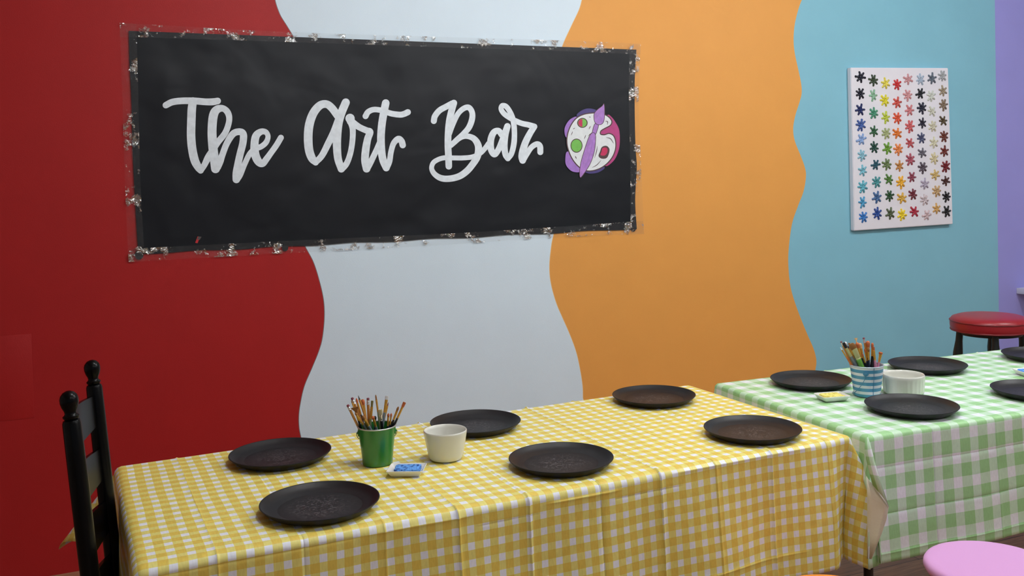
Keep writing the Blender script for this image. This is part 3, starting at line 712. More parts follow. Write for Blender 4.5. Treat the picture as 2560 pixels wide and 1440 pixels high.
# ------------------------------------------------------------------ bowls
cer = mat('white glazed ceramic', srgb(224, 224, 216), .18, spec=.5, coat=.3)
def bowl(x, y, rt, rb, h, label, flutes=0):
    g = G(); t = .0045
    prof = [(0, .0008), (rb - .006, .0008), (rb - .001, .003), (rb + .0015, .008)]
    prof += [(rb + (rt - rb) * (z / h) ** 1.15 + (.0015 if z < h * .9 else .001), z) for z in np.linspace(.014, h - .004, 8)]
    prof += [(rt, h - .001), (rt - .0015, h + .0006), (rt - t, h - .001)]
    prof += [(rb + (rt - rb) * (z / h) - t, z) for z in np.linspace(h - .008, .016, 7)] + [(rb - .012, .007), (0, .006)]
    g.lathe(prof, 144 if flutes else 72)
    if flutes:
        V = []
        for v in g.V:
            v = Vector(v); r = math.hypot(v.x, v.y)
            lim = rb + (rt - rb) * (v.z / h) - .002
            if .006 < v.z < h * .8 and r > lim:
                a = math.atan2(v.y, v.x); k = 1 - .022 * (0.5 - .5 * math.cos(a * flutes)) ** .7; v.x *= k; v.y *= k
            V.append(tuple(v))
        g.V = V
    o = g.obj('bowl', cer, sharp=60); o.location = (x, y, TOPZ + .0035); tag(o, label, 'bowl', 'white bowls on the tables')
bowl(.3486, -1.713, .0585, .0445, .079, 'smooth white ceramic bowl on the yellow cloth right of the green bucket')
bowl(1.9543, -1.7465, .0665, .063, .064, 'low white ribbed ceramic bowl on the green cloth right of the striped bucket', 26)

# ------------------------------------------------------------------ dishes with sponges
dishm = mat('white porcelain dish', srgb(232, 232, 228), .22, coat=.3)
def dish_sponge(px_corners, spc, label, slabel, scol, name='sponge', xy=None):
    Q = [on_z(px, py, .76) for px, py in px_corners]
    c = sum(Q, Vector()) / 4; ang = math.atan2(Q[2].y - Q[1].y, Q[2].x - Q[1].x) if xy is None else xy[1]
    if xy is not None: c = Vector((xy[0][0], xy[0][1], 0))
    A, B = .095, .072
    g = G()
    def ring(a, b, r, z, n=6):
        out = []
        for sx, sy, a0 in ((1, 1, 0), (-1, 1, PI / 2), (-1, -1, PI), (1, -1, 3 * PI / 2)):
            for k in range(n):
                t = a0 + PI / 2 * k / (n - 1); out.append(Vector((sx * (a / 2 - r) + r * math.cos(t), sy * (b / 2 - r) + r * math.sin(t), z)))
        return out
    rings = [ring(A - .022, B - .022, .004, .0006), ring(A - .018, B - .018, .005, .002), ring(A - .002, B - .002, .005, .0145), ring(A, B, .005, .0165), ring(A - .002, B - .002, .005, .0174),
             ring(A - .006, B - .006, .005, .016), ring(A - .022, B - .022, .004, .005)]
    V = []; F = []; n = len(rings[0])
    for r in rings: V += r
    for k in range(len(rings) - 1):
        for j in range(n): F.append((k * n + j, k * n + (j + 1) % n, (k + 1) * n + (j + 1) % n, (k + 1) * n + j))
    F.append(tuple(reversed(range(n)))); F.append(tuple(range((len(rings) - 1) * n, len(rings) * n)))
    g.add(V, F); o = g.obj('dish', dishm, sharp=50); o.location = (c.x, c.y, TOPZ + .0035); o.rotation_euler = (0, 0, ang)
    tag(o, label, 'dish', 'white dishes holding sponges')
    # sponge
    sm = bpy.data.materials.new(name + ' foam'); sm.use_nodes = True; N, L = nodes_of(sm); b = N['Principled BSDF']; b.inputs['Roughness'].default_value = .9
    tc = N.new('ShaderNodeTexCoord'); vo = N.new('ShaderNodeTexVoronoi'); vo.inputs['Scale'].default_value = 190; L.new(tc.outputs['Object'], vo.inputs['Vector'])
    nz = N.new('ShaderNodeTexNoise'); nz.inputs['Scale'].default_value = 120; nz.inputs['Detail'].default_value = 3; L.new(tc.outputs['Object'], nz.inputs['Vector'])
    cr = N.new('ShaderNodeValToRGB'); cr.color_ramp.elements[0].position = .38; cr.color_ramp.elements[0].color = (*srgb(*scol[0]), 1); cr.color_ramp.elements[1].position = .5; cr.color_ramp.elements[1].color = (*srgb(*scol[1]), 1)
    L.new(nz.outputs['Fac'], cr.inputs['Fac']); L.new(cr.outputs['Color'], b.inputs['Base Color'])
    bp = N.new('ShaderNodeBump'); bp.inputs['Strength'].default_value = .8; bp.inputs['Distance'].default_value = .003; L.new(vo.outputs['Distance'], bp.inputs['Height']); L.new(bp.outputs['Normal'], b.inputs['Normal'])
    bm = bmesh.new(); bmesh.ops.create_cube(bm, size=1); bmesh.ops.scale(bm, vec=(.066, .050, .011), verts=bm.verts)
    bmesh.ops.subdivide_edges(bm, edges=bm.edges[:], cuts=9, use_grid_fill=True)
    for v in bm.verts:
        q = v.co * 160; d = noise.noise(q) * .0012 + noise.noise(q * .25) * .0012
        ed = sum(1 for a, hh in zip(v.co, (.033, .025, .0055)) if abs(abs(a) - hh) < 1e-4)
        v.co *= 1 - .02 * (ed - 1); v.co += v.normal * d
    me = bpy.data.meshes.new('sponge'); bm.to_mesh(me); bm.free(); me.materials.append(sm); me.polygons.foreach_set('use_smooth', [True] * len(me.polygons))
    s = bpy.data.objects.new('sponge', me); COL.objects.link(s); s.location = (c.x + spc[0], c.y + spc[1], TOPZ + .0035 + .0115); s.rotation_euler = (spc[3], 0, ang + spc[2])
    tag(s, slabel, 'sponge', 'sponges in white dishes')
dish_sponge([(961.7, 1179), (981.7, 1158), (1068.3, 1157.5), (1055, 1181)], (.003, 0, .05, 0.0), 'white rectangular dish holding the blue sponge on the yellow cloth', 'blue sponge in the white dish beside the green bucket', ((28, 70, 150), (98, 160, 235)))
dish_sponge([(2088, 977), (2036, 980), (2072, 996), (2125, 993)][0:1] + [(2036, 980), (2072, 996), (2125, 993)], (.0, 0, .06, 0), 'white rectangular dish holding the yellow sponge on the green cloth', 'yellow sponge in the white dish left of the striped bucket', ((205, 190, 80), (246, 236, 130)), xy=((1.689, -1.703), -.22))
dish_sponge([], (.0, 0, .0, 0), 'white dish cut by the right picture edge on the green cloth', 'bright blue sponge in the dish at the right picture edge', ((40, 100, 200), (100, 165, 250)), xy=((2.552, -1.76), -.35 + PI / 2 - .85)) if False else None
dish_sponge([], (.0, 0, .0, 0), 'white dish holding a blue sponge, cut by the right picture edge', 'bright blue sponge in the dish at the right picture edge', ((40, 100, 200), (100, 165, 250)), xy=((2.543, -1.757), -.30))

# ------------------------------------------------------------------ buckets
rimm = mat('bare bright metal', srgb(205, 210, 212), .3, .8)
wire = mat('wire handle', srgb(120, 135, 130), .35, .8)
def bucket_geo(rt, rb, h):
    g = G(); t = .0012
    g.lathe([(0, .002), (rb - .003, .002), (rb - .0025, .0004), (rb, .0004), (rb + .0006, .002)] + [(rb + (rt - rb) * k / 10, .004 + (h - .004) * k / 10) for k in range(1, 11)]
            + [(rt - t, h)] + [(rb + (rt - rb) * k / 10 - t, .004 + (h - .004) * k / 10) for k in range(9, -1, -1)] + [(0, .0045)], 72)
    return g
def rim_geo(rt, h, r=.0018):
    g = G(); n = 64; pts = [(rt * math.cos(2 * PI * k / n), rt * math.sin(2 * PI * k / n), h) for k in range(n + 1)]; g.tube(pts, r, 10, cap=False); return g
GB = Vector((.1728, -1.6626, TOPZ + .0035)); GRT, GRB, GH = .0505, .0395, .101
BB = Vector((1.832, -1.7093, TOPZ + .0035)); BRT, BRB, BH = .0535, .0422, .101
def handle(root, rt, h, ang, m, earm, drop, ear_z):
    # ears on two sides, wire bail hanging down on the front
    for s in (-1, 1):
        a = ang + (0 if s > 0 else PI); d = Vector((math.cos(a), math.sin(a), 0)); rr = rt * .965
        g = G(); mt = Matrix.Rotation(a, 3, 'Z') @ Matrix.Rotation(PI / 2, 3, 'Y')
        g.lathe([(0, .004), (.003, .004), (.0036, .002), (.0095, .0015), (.010, 0), (.0095, -.001), (0, -.001)], 20, d * rr + Vector((0, 0, ear_z)), mtx=mt)
        g.obj('handle_ear', earm, root)
    g = G(); pts = []
    n = 40
    for k in range(n + 1):
        t = PI * k / n; a = ang + t
        x = (rt * 1.06) * math.cos(t); y = (rt * 1.06) * math.sin(t)
        v = Matrix.Rotation(ang, 3, 'Z') @ Vector((x, y * drop[0], -drop[1] * math.sin(t) ** .8)); pts.append(v + Vector((0, 0, ear_z)))
    pts = [Vector((math.cos(ang) * rt * .98, math.sin(ang) * rt * .98, ear_z))] + pts + [Vector((-math.cos(ang) * rt * .98, -math.sin(ang) * rt * .98, ear_z))]
    g.tube(pts, .0011, 8); g.obj('wire_handle', m, root)
root = empty('bucket', GB, 0, 'small green metal bucket full of paintbrushes on the yellow cloth', 'bucket', 'metal buckets of paintbrushes')
gm = mat('green enamel', srgb(34, 124, 50), .3, .0, spec=.6, coat=.3)
bucket_geo(GRT, GRB, GH).obj('bucket_body', gm, root); rim_geo(GRT, GH).obj('rim', rimm, root)
ca = math.atan2(RT.y, RT.x)
handle(root, GRT, GH, ca + .18 + PI, wire, gm, (-1.05, .042), GH - .016)
root = empty('bucket', BB, 0, 'small blue and white striped metal bucket full of paintbrushes on the green cloth', 'bucket', 'metal buckets of paintbrushes')
sm = bpy.data.materials.new('blue and white stripes'); sm.use_nodes = True; N, L = nodes_of(sm); b = N['Principled BSDF']; b.inputs['Roughness'].default_value = .35
tc = N.new('ShaderNodeTexCoord'); sp = N.new('ShaderNodeSeparateXYZ'); L.new(tc.outputs['Object'], sp.inputs[0])
a = N.new('ShaderNodeMath'); a.operation = 'MULTIPLY_ADD'; a.inputs[1].default_value = 1 / .0205; a.inputs[2].default_value = .05; L.new(sp.outputs['Z'], a.inputs[0])
fr = N.new('ShaderNodeMath'); fr.operation = 'FRACT'; L.new(a.outputs[0], fr.inputs[0]); lt = N.new('ShaderNodeMath'); lt.operation = 'LESS_THAN'; lt.inputs[1].default_value = .54; L.new(fr.outputs[0], lt.inputs[0])
mx = N.new('ShaderNodeMix'); mx.data_type = 'RGBA'; mx.inputs[6].default_value = (*srgb(225, 228, 238), 1); mx.inputs[7].default_value = (*srgb(82, 152, 190), 1); L.new(lt.outputs[0], mx.inputs[0]); L.new(mx.outputs[2], b.inputs['Base Color'])
bucket_geo(BRT, BRB, BH).obj('bucket_body', sm, root)
bluem = mat('blue enamel', srgb(75, 140, 178), .35)
rim_geo(BRT, BH).obj('rim', mat('pale rim', srgb(200, 212, 225), .3, .4), root)
g = G(); ea = ca - 1.48; d = Vector((math.cos(ea), math.sin(ea), 0)); g.tube([d * (BRB + .001) + Vector((0, 0, .003)), d * (BRT + .0004) + Vector((0, 0, BH - .002))], .0009, 6); g.obj('seam', bluem, root)
a0 = ca - 1.98
for s_ in (0, PI):
    d = Vector((math.cos(a0 + s_), math.sin(a0 + s_), 0)); mt = Matrix.Rotation(a0 + s_, 3, 'Z') @ Matrix.Rotation(PI / 2, 3, 'Y')
    g = G(); g.lathe([(0, .004), (.003, .004), (.0036, .002), (.0085, .0015), (.009, 0), (.0085, -.001), (0, -.001)], 20, d * (BRT * .975) + Vector((0, 0, BH - .02)), mtx=mt); g.obj('handle_ear', bluem, root)
pts = []
for k in range(41):
    t = k / 40; a = a0 - PI * t; z = BH - .02 - (.078 * math.sin(PI * t) ** .55); rad = BRB + (BRT - BRB) * z / BH + .0035
    pts.append((math.cos(a) * rad, math.sin(a) * rad, z))
g = G(); g.tube(pts, .001, 8); g.obj('wire_handle', bluem, root)

# ------------------------------------------------------------------ paintbrushes
gold = mat('gold ferrule', srgb(216, 164, 70), .25, .35, vary=.12, vscale=200)
amber = mat('amber wood', srgb(188, 130, 58), .35, coat=.3)
silver = mat('silver ferrule', srgb(225, 225, 228), .22, .8)
paleg = mat('pale green ferrule', srgb(190, 190, 138), .45, .2)
hb = {'black': mat('black lacquer', srgb(24, 26, 32), .3), 'navy': mat('navy lacquer', srgb(30, 38, 66), .3), 'amber': amber, 'green': mat('leaf green lacquer', srgb(112, 175, 72), .35),
      'pink': mat('pink lacquer', srgb(200, 130, 160), .35), 'grey': mat('grey lacquer', srgb(120, 132, 138), .35), 'orange': mat('orange wood', srgb(196, 108, 48), .4), 'sage': mat('sage lacquer', srgb(130, 145, 105), .4),
      'white': mat('white lacquer', srgb(225, 230, 228), .3)}
bc = {'orange': mat('orange bristles', srgb(184, 96, 50), .6, bump=.4, bscale=500), 'brown': mat('brown bristles', srgb(140, 92, 44), .6, bump=.4, bscale=500), 'maroon': mat('maroon tip', srgb(130, 62, 78), .6),
      'black': mat('black bristles', srgb(28, 30, 36), .5), 'white': mat('white bristles', srgb(225, 226, 232), .6), 'tan': mat('tan bristles', srgb(214, 172, 120), .6, bump=.4, bscale=500), 'cream': mat('cream bristles', srgb(205, 196, 160), .6, bump=.3, bscale=400),
      'olive': mat('olive bristles', srgb(128, 122, 72), .6), 'plum': mat('plum bristles', srgb(120, 76, 90), .6), 'navy': mat('navy bristles', srgb(30, 36, 70), .5)}
fm = {'gold': gold, 'silver': silver, 'amber': amber, 'paleg': paleg}
def brush(origin, rin, hgt, tip, rimx, dep, bris, bl, bw, shape, ferr, fl_, fw, handc, hw, label, group, flat=False):
    """tip: pixel of the bristle tip; rimx: pixel where the handle crosses the rim level; dep: depth offset of the tip, metres towards the wall"""
    dc = (origin - CAM).dot(FW)
    T = CAM + ray(*tip) * (dc + dep)
    # crossing the rim
    Rm = CAM + ray(*rimx) * (dc + dep * .4)
    d = (Rm - T).normalized()
    # continue to the bucket's bottom
    z = origin.z + .009
    B = T + d * ((z - T.z) / d.z) if d.z < -.05 else Vector((origin.x, origin.y, z))
    q = Vector((B.x - origin.x, B.y - origin.y)); lim = rin - .006
    if q.length > lim: q = q.normalized() * lim; 
    B = Vector((origin.x + q.x, origin.y + q.y, z))
    ax = (T - B).normalized(); Ln = (T - B).length
    root = empty('paintbrush', B, 0, label, 'paintbrush', group)
    q = ax.to_track_quat('Z', 'Y'); root.rotation_mode = 'QUATERNION'
    # keep the flat side facing the camera
    vx = RT - ax * RT.dot(ax); vx.normalize(); vy = ax.cross(vx); root.rotation_quaternion = Matrix((vx, vy, ax)).transposed().to_quaternion()
    b0 = Ln - bl; f0 = b0 - fl_
    g = G()
    if shape != 'stub':
        g.tube([(0, 0, 0), (0, 0, f0 * .35), (0, 0, f0 * .75), (0, 0, f0 + .002)], [hw * .5, hw * .75, hw, min(hw, fw) * .95], 12)
        g.obj('handle', hb[handc], root)
        g = G(); fy = .32 if flat else 1
        g.tube([(0, 0, f0), (0, 0, f0 + fl_ * .12), (0, 0, f0 + fl_ * .14), (0, 0, f0 + fl_ * .2), (0, 0, b0)], [(fw * .92, fw * .92 * (1 if not flat else .8)), (fw * .95, fw * .95 * (1 if not flat else .75)), (fw * .86, fw * .86 * (1 if not flat else .7)), (fw * .95, fw * .92 * (1 if not flat else .7)), (max(bw * .8, fw * .7) if flat or shape == 'dome' else fw, (bw * .3 if flat else (bw * .8 if shape == 'dome' else fw)))], 14, flat=(1, 0, 0))
        g.obj('ferrule', fm[ferr], root)
    g = G()
    if shape == 'round':
        pr = [(fw * .9, 0), (bw * .95, .3), (bw, .5), (bw * .8, .75), (bw * .4, .93), (bw * .1, 1)]
    elif shape == 'dome':
        pr = [(bw * .75, 0), (bw * .95, .35), (bw, .6), (bw * .85, .85), (bw * .45, .97), (bw * .05, 1)]
    elif shape == 'point':
        pr = [(fw * .9, 0), (bw, .3), (bw * .7, .6), (bw * .3, .85), (bw * .05, 1)]
    elif shape == 'flat':
        pr = [(bw * .85, 0), (bw * .95, .4), (bw, .8), (bw * .92, 1)]
    elif shape == 'slant':
        pr = [(bw * .95, 0), (bw, .4), (bw * .9, .8), (bw * .55, 1)]
    elif shape == 'fan':
        pr = [(fw * .9, 0), (bw * .25, .25), (bw * .62, .6), (bw * .95, .92), (bw * .9, 1)]
    elif shape == 'stub':
        pr = [(bw, 0), (bw * 1.03, .5), (bw * .95, .85), (bw * .6, 1)]
    yk = {'flat': .35, 'slant': .3, 'fan': .12}.get(shape, 1)
    sl = .35 * bl if shape == 'slant' else 0
    pts = [(-(bw * .45 * t if shape == 'slant' else 0), 0, b0 + bl * t) for _, t in pr]
    g.tube(pts, [(r, max(.0008, r * yk)) for r, _ in pr], 16, flat=(1, 0, 0))
    g.obj('bristles' if shape != 'stub' else 'tip', bc[bris], root)
    if shape == 'stub':
        g = G(); g.tube([(0, 0, 0), (0, 0, b0 - fl_)], [hw * .8, hw], 8); g.obj('handle', hb[handc], root)
        g = G(); z0 = b0 - fl_
        g.tube([(0, 0, z0)] + [(0, 0, z0 + fl_ * t) for t in (.25, .3, .4, .45, .6, .65)] + [(0, 0, b0 + .0005)], [hw * 1.06, hw * 1.06, hw * .95, hw * .95, hw * 1.06, hw * 1.06, hw * .98, hw * 1.0], 14); g.obj('ferrule', silver, root)
    return root
o3, s3 = (860, 980), 13.09
GG = 'paintbrushes in the green bucket'
def Zg(x, y): return (o3[0] + x / s3, o3[1] + y / s3)
W = ' in the green bucket'
gb = [
    ((115, 415), (470, 1150), .0, 'maroon', .006, .0038, 'stub', 'silver', .010, .003, 'amber', .0036, 'gold stick with maroon tip at the far left' + W),
    ((258, 180), (640, 1120), .02, 'maroon', .007, .0038, 'stub', 'silver', .012, .003, 'amber', .0036, 'gold stick with maroon tip and silver collar, upper left' + W),
    ((238, 262), (510, 1040), .012, 'brown', .008, .002, 'point', 'gold', .030, .002, 'black', .003, 'thin brush with small brown point, left of the upper maroon tip' + W),
    ((400, 200), (640, 1080), .028, 'orange', .014, .0032, 'round', 'gold', .034, .0028, 'black', .0035, 'slim brush with rounded orange bristles beside the thin black tip' + W),
    ((462, 105), (800, 1140), -.006, 'black', .012, .0015, 'point', 'amber', .045, .0028, 'amber', .0036, 'fine liner brush with a thin black tip' + W),
    ((605, 235), (740, 1100), .012, 'orange', .016, .0052, 'dome', 'gold', .038, .0040, 'sage', .0045, 'full brush with a broad orange dome' + W),
    ((352, 500), (540, 1150), -.012, 'brown', .016, .0115, 'fan', 'gold', .024, .0030, 'black', .0035, 'fan brush with wide spread brown bristles' + W),
    ((365, 680), (700, 1180), -.016, 'brown', .008, .003, 'round', 'gold', .034, .0030, 'grey', .0034, 'short brush slanting below the fan brush' + W),
    ((785, 190), (815, 1140), .016, 'maroon', .006, .0038, 'stub', 'silver', .013, .003, 'amber', .0038, 'upright gold stick with maroon tip and shiny collar, in the middle' + W),
    ((925, 285), (850, 1150), .006, 'olive', .016, .0034, 'flat', 'gold', .034, .0036, 'sage', .0040, 'brush with a soft olive flat tip' + W),
    ((798, 450), (880, 1150), .022, 'brown', .014, .0032, 'point', 'silver', .016, .0026, 'navy', .0034, 'brush with a dark brown pointed tip below the middle maroon tip' + W),
    ((1035, 85), (1180, 1130), .008, 'brown', .014, .0022, 'round', 'gold', .034, .0026, 'sage', .0034, 'tallest slim brush with a small brown tip' + W),
    ((1408, 130), (1255, 1130), .012, 'white', .010, .0050, 'flat', 'gold', .036, .0036, 'grey', .0042, 'flat brush with bright white bristles' + W, True),
    ((1455, 330), (1270, 1100), .024, 'plum', .010, .0018, 'point', 'gold', .036, .0022, 'grey', .0030, 'thin brush with a plum coloured point' + W),
    ((1180, 570), (1245, 1150), -.010, 'cream', .015, .0060, 'flat', 'silver', .018, .0040, 'black', .0042, 'flat brush with cream bristles and silver ferrule' + W, True),
    ((1455, 695), (1430, 1140), -.002, 'orange', .010, .0034, 'round', 'gold', .026, .0026, 'navy', .0034, 'short brush with orange drop tip, left one of the short pair' + W),
    ((1550, 690), (1500, 1120), .002, 'orange', .010, .0026, 'round', 'gold', .022, .0022, 'navy', .0030, 'short brush with orange drop tip, right one of the short pair' + W),
    ((1785, 475), (1560, 1090), .004, 'brown', .013, .0032, 'round', 'gold', .026, .0030, 'black', .0036, 'brush with brown oval tip leaning right' + W),
    ((1985, 335), (1640, 1090), .008, 'orange', .014, .0042, 'flat', 'gold', .034, .0030, 'black', .0036, 'brush with orange tip reaching farthest right' + W),
    ((940, 800), (1060, 1190), -.030, 'orange', .009, .0042, 'dome', 'gold', .026, .0034, 'grey', .0040, 'short brush with a rounded orange tip at the front rim' + W),
    ((1020, 780), (1015, 1140), -.004, 'black', .010, .0038, 'round', 'silver', .012, .0030, 'navy', .0036, 'short brush with a black tip behind the front orange one' + W),
    ((600, 770), (830, 1160), -.018, 'brown', .012, .0042, 'round', 'gold', .024, .0038, 'grey', .0044, 'short brush with brown oval tip crossing the black liner' + W)]
for b_ in gb:
    t, r, dep, br_, bl, bw, sh, fe, fll, fw, hc_, hw, lb = b_[:13]
    brush(GB, GRB, GH, Zg(*t), Zg(*r), dep, br_, bl, bw, sh, fe, fll, fw, hc_, hw, lb, GG, len(b_) > 13)
o4, s4 = (2090, 835), 16.0
def Zb(x, y): return (o4[0] + x / s4, o4[1] + y / s4)
W = ' in the striped bucket'
bb = [
    ((195, 290), (640, 1230), .0, 'plum', .005, .0034, 'stub', 'silver', .010, .003, 'amber', .0034, 'stick with a plum tip, upper far left' + W),
    ((170, 530), (620, 1240), -.010, 'white', .010, .0022, 'round', 'gold', .030, .0026, 'orange', .0036, 'thin brush with white tip and orange handle, far left' + W),
    ((295, 350), (790, 1250), -.004, 'black', .020, .0052, 'flat', 'paleg', .034, .0056, 'grey', .0062, 'flat brush with black bristles and grey handle' + W, True),
    ((355, 310), (730, 1230), .014, 'white', .010, .0050, 'round', 'silver', .020, .0040, 'white', .0042, 'brush with a rounded white tip behind the black one' + W),
    ((465, 470), (880, 1270), .004, 'navy', .009, .0018, 'round', 'gold', .040, .0024, 'grey', .0034, 'fine brush with a navy tip' + W),
    ((640, 370), (1010, 1280), -.014, 'brown', .020, .0115, 'slant', 'paleg', .040, .0095, 'green', .0092, 'widest flat brush with slanted brown bristles and green handle' + W, True),
    ((515, 360), (860, 1230), .020, 'brown', .014, .0036, 'flat', 'gold', .030, .0034, 'black', .0038, 'brush with brown tip just left of the widest one' + W),
    ((835, 340), (1060, 1230), .002, 'orange', .019, .0066, 'dome', 'gold', .036, .0046, 'black', .0050, 'brush with the largest deep orange dome' + W),
    ((795, 160), (960, 1200), .024, 'tan', .014, .0060, 'fan', 'gold', .030, .0024, 'black', .0034, 'small fan brush with tan bristles rising highest' + W),
    ((965, 360), (1110, 1230), .016, 'tan', .018, .0050, 'dome', 'gold', .034, .0040, 'black', .0046, 'brush with a tan tip right of the orange dome' + W),
    ((1050, 780), (1210, 1260), -.016, 'orange', .010, .0030, 'round', 'gold', .026, .0028, 'black', .0034, 'short brush with small orange tip in front' + W),
    ((1105, 140), (1310, 1240), .010, 'maroon', .005, .0036, 'stub', 'silver', .014, .003, 'amber', .0036, 'gold stick with a maroon tip and silver collar' + W),
    ((1275, 270), (1290, 1250), .004, 'orange', .022, .0068, 'dome', 'gold', .036, .0052, 'black', .0056, 'tall brush with a large orange brown tip in the middle' + W),
    ((1290, 520), (1320, 1280), -.012, 'brown', .016, .0044, 'round', 'gold', .030, .0030, 'navy', .0040, 'brush with a brown oval tip in front of the tall one' + W),
    ((1460, 350), (1440, 1270), .006, 'orange', .018, .0044, 'dome', 'gold', .028, .0040, 'black', .0060, 'brush with a red orange tip and thick black handle' + W),
    ((1145, 580), (1270, 1270), -.004, 'orange', .014, .0030, 'round', 'gold', .030, .0028, 'navy', .0036, 'slim brush with orange tip left of the tall middle one' + W),
    ((1500, 520), (1590, 1290), -.004, 'orange', .012, .0036, 'flat', 'gold', .034, .0040, 'pink', .0056, 'brush with a gold ferrule and thick pink handle' + W),
    ((1800, 715), (1690, 1290), .002, 'orange', .009, .0066, 'dome', 'gold', .028, .0036, 'pink', .0042, 'short brush with flattened orange dome, farthest right' + W)]
for b_ in bb:
    t, r, dep, br_, bl, bw, sh, fe, fll, fw, hc_, hw, lb = b_[:13]
    brush(BB, BRB, BH, Zb(*t), Zb(*r), dep, br_, bl, bw, sh, fe, fll, fw, hc_, hw, lb, 'paintbrushes in the striped bucket', len(b_) > 13)

# ------------------------------------------------------------------ ladder-back chair
def build_chair():
    bm_ = mat('black chair lacquer', srgb(4, 4, 5), .27, spec=.16, bump=.1, bscale=30)
    nt, nb = Vector((-.5627, -1.9507, 1.0788)), Vector((-.5326, -1.9716, .6911))
    ft, fb = Vector((-.5206, -1.592, 1.0805)), Vector((-.4915, -1.609, .656))
    seatz = .44
    root = empty('ladder_back_chair', (-.35, -1.79, FLOOR), 0, 'black wooden ladder back chair with ball finials at the left end of the yellow table', 'chair')
    rl = Vector(root.location)
    def line(t, b): 
        d = (b - t) / (b.z - t.z)
        return lambda z: t + d * (z - t.z)
    ln, lf = line(nt, nb), line(ft, fb)
    posts = []
    for l in (ln, lf):
        s0 = l(seatz); foot = Vector((s0.x + .012, s0.y, FLOOR))
        def at(z): return (l(z) if z >= seatz else s0.lerp(foot, (seatz - z) / (seatz - FLOOR))) - rl
        g = G(); prof = [(FLOOR, .0135), (.1, .016), (.3, .018), (.44, .0188), (.7, .019), (.95, .019), (1.012, .0185), (1.018, .0165), (1.020, .013), (1.024, .016), (1.027, .0165), (1.030, .013), (1.033, .0115), (1.038, .0125), (1.046, .0162), (1.055, .0185), (1.063, .0186), (1.070, .0165), (1.0765, .011), (1.0795, .004)]
        k = []
        for z, r in prof: k.append((at(z), r))
        g.tube([p for p, r in k], [r for p, r in k], 28); g.obj('back_post', bm_, root)
    for zt, zb in ((.990, .928), (.860, .797), (.732, .668), (.602, .542)):
        g = G(); n = 24; V = []; F = []
        for k in range(n + 1):
            t = k / n; bow = .026 * math.sin(PI * t); arch = .012 * math.sin(PI * t) ** .6 
            for j, (zz, off) in enumerate(((zt + arch, 0), (zb - arch * 1.3, 0))):
                c = ln(zz).lerp(lf(zz), t) - rl; c.z = zz - rl.z
                V += [c + Vector((-bow + .0045, 0, 0)), c + Vector((-bow - .0045, 0, 0))]
        for k in range(n):
            a = k * 4; b = a + 4
            F += [(a, a + 1, b + 1, b), (a + 2, b + 2, b + 3, a + 3), (a, b, b + 2, a + 2), (a + 1, a + 3, b + 3, b + 1)]
        F += [(0, 2, 3, 1), (n * 4, n * 4 + 1, n * 4 + 3, n * 4 + 2)]
        g.add(V, F); g.obj('back_slat', bm_, root, sharp=35)
    # seat and front legs
    bx = ln(seatz).x + .02
    g = G(); c = [(ln(seatz) - rl), (lf(seatz) - rl)]
    V = [Vector((c[0].x + .01, c[0].y + .01, 0)), Vector((c[1].x + .01, c[1].y - .01, 0)), Vector((c[1].x + .36, c[1].y + .03, 0)), Vector((c[0].x + .36, c[0].y - .03, 0))]
    zt = seatz - .005 - FLOOR
    V = [v + Vector((0, 0, zt)) for v in V] + [v + Vector((0, 0, zt - .03)) for v in V]
    g.add(V, [(0, 1, 2, 3)[::-1], (4, 5, 6, 7), (0, 1, 5, 4), (1, 2, 6, 5), (2, 3, 7, 6), (3, 0, 4, 7)]); g.obj('seat', bm_, root, smooth=False)
    fl2 = [Vector((c[0].x + .34, c[0].y - .015, 0)), Vector((c[1].x + .34, c[1].y + .015, 0))]
    for f in fl2:
        g = G(); g.tube([(f.x, f.y, 0), (f.x, f.y, .15), (f.x, f.y, zt - .028)], [.0135, .018, .0188], 20); g.obj('front_leg', bm_, root)
    for h in (.14, .26):
        for a, b in ((fl2[0], fl2[1]), (Vector((c[0].x + .01, c[0].y, 0)), fl2[0]), (Vector((c[1].x + .01, c[1].y, 0)), fl2[1])):
            g = G(); g.tube([(a.x, a.y, h), ((a.x + b.x) / 2, (a.y + b.y) / 2, h), (b.x, b.y, h)], [.008, .0115, .008], 14); g.obj('rung', bm_, root)
build_chair()

# ------------------------------------------------------------------ stools
def round_stool(c, r, z, m, label, legm):
    root = empty('stool', (c[0], c[1], FLOOR), .4, label, 'stool', 'plain round stools in front of the tables')
    h = z - FLOOR
    g = G(); g.lathe([(0, h - .034), (r - .02, h - .034), (r - .006, h - .030), (r, h - .018), (r - .001, h - .010), (r - .005, h - .004), (r - .013, h - .0008), (r - .03, h), (0, h)], 96); g.obj('seat', m, root)
    for k in range(4):
        a = PI / 4 + k * PI / 2; d = Vector((math.cos(a), math.sin(a), 0))
        g = G(); g.tube([d * (r - .05) + Vector((0, 0, h - .033)), d * (r - .01) + Vector((0, 0, 0))], [.017, .012], 18); g.obj('leg', legm, root)
    for k in range(4):
        a = PI / 4 + k * PI / 2; a2 = a + PI / 2; q = r - .01 - .04 * .35
        d = Vector((math.cos(a) * q, math.sin(a) * q, .15)); e = Vector((math.cos(a2) * q, math.sin(a2) * q, .15)); g = G(); g.tube([d, e], .008, 12); g.obj('rung', legm, root)
pinkm = mat('pink paint', srgb(222, 164, 222), .5, spec=.35)
orm = mat('orange paint', srgb(245, 150, 60), .5, spec=.35)
round_stool((1.615, -2.372), .168, .463, pinkm, 'round pink painted stool at the lower right before the green cloth', pinkm)
round_stool((1.135, -2.315), .150, .447, orm, 'round orange painted stool at the bottom edge before the yellow cloth', orm)

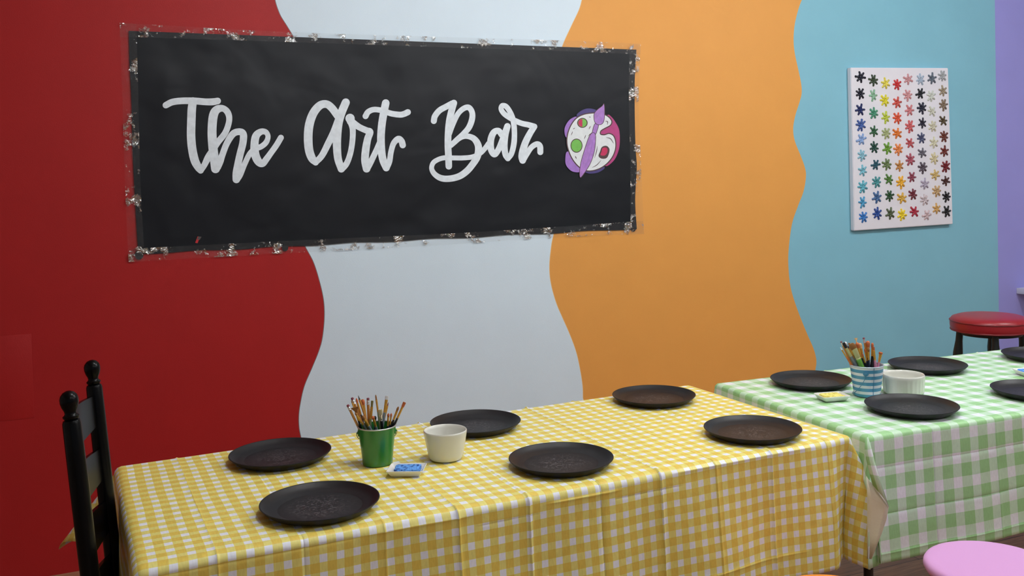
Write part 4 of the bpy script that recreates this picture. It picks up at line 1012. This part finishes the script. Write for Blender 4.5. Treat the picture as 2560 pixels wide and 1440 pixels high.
def red_stool():
    c = Vector((3.483, -.797, 0)); top = .762
    root = empty('bar_stool', (c.x, c.y, FLOOR), 0, 'bar stool with padded red vinyl seat and black legs behind the green table', 'stool')
    red = mat('red vinyl', srgb(152, 26, 38), .36, spec=.55, bump=.25, bscale=25)
    h = top - FLOOR; R = .178
    g = G(); prof = [(0, h - .075), (R - .03, h - .078), (R - .006, h - .076), (R - .001, h - .066), (R + .001, h - .05), (R + .001, h - .034)]
    prof += [(R, h - .026), (R * .95, h - .014), (R * .8, h - .005), (R * .5, h - .0005), (0, h)]
    g.lathe(prof, 96); g.obj('seat_cushion', red, root)
    dr = mat('dark red piping', srgb(120, 16, 26), .4)
    for zz, rr_ in ((h - .029, .0035), (h - .073, .0045)):
        g = G(); n = 96; g.tube([((R + .0005 - (.004 if zz < h - .05 else 0)) * math.cos(2 * PI * k / n), (R + .0005 - (.004 if zz < h - .05 else 0)) * math.sin(2 * PI * k / n), zz + .0004 * math.sin(k * .9)) for k in range(n + 1)], rr_, 8, cap=False); g.obj('piping', dr, root)
    g = G(); g.lathe([(0, h - .075), (R - .035, h - .075), (R - .035, h - .095), (0, h - .095)], 48); g.obj('seat_base', blackp, root)
    bw = mat('black turned wood', srgb(20, 24, 26), .35)
    # four turned legs, two nearer the camera
    base = math.atan2(RT.y, RT.x)
    for off, rr_ in ((math.radians(175), .142), (math.radians(253), .135), (math.radians(348), .142), (math.radians(60), .135)):
        a = base + off; d = Vector((math.cos(a), math.sin(a), 0)); t = d * rr_ + Vector((0, 0, h - .085)); f = d * (rr_ + .07)
        prof = [(0, .016), (.06, .0165), (.14, .0225), (.24, .022), (.35, .014), (.36, .019), (.38, .019), (.39, .014), (.6, .020), (.8, .015), (1, .011)]
        g = G(); g.tube([t.lerp(f, u) for u, r in prof], [r for u, r in prof], 18); g.obj('leg', bw, root)
    for k in range(4):
        offs = [math.radians(q_) for q_ in (175, 253, 348, 420)]; a = base + offs[k]; b = base + offs[(k + 1) % 4]
        q = .185
        g = G(); g.tube([(math.cos(a) * q, math.sin(a) * q, .25), (math.cos(b) * q, math.sin(b) * q, .25)], .009, 12); g.obj('rung', bw, root)
red_stool()

# ------------------------------------------------------------------ white wall shelf at the right edge
def shelf():
    p = on_y(2541, 727, 0); zc = p.z; x0 = p.x
    root = empty('wall_shelf', (x0, 0, zc), 0, 'end of a white shelf on the purple wall at the right picture edge', 'shelf')
    wm = mat('white shelf laminate', srgb(214, 216, 228), .4)
    g = G(); g.box((.45, -.155, 0), (.9, .31, .034), .002); g.obj('shelf_board', wm, root)
    g = G(); g.lathe([(0, .0008), (.003, .0008), (.0035, 0)], 14, (.012, -.3105, .007), mtx=Matrix.Rotation(PI / 2, 3, 'X')); g.obj('screw', mat('dark screw', srgb(40, 40, 60), .4, .5), root)
    g = G(); g.box((.5, -.155, .55), (.02, .31, 1.1), .002); g.obj('shadow_caster_panel', wm, root)  # added panel out of view, there to cast a shadow on the purple wall
    for z in (.5, 1.08):
        g = G(); g.box((.7, -.155, z), (.4, .31, .02), .002); g.obj('shadow_caster_board', wm, root)  # added unseen boards, part of the same shadow caster above the shelf
shelf()
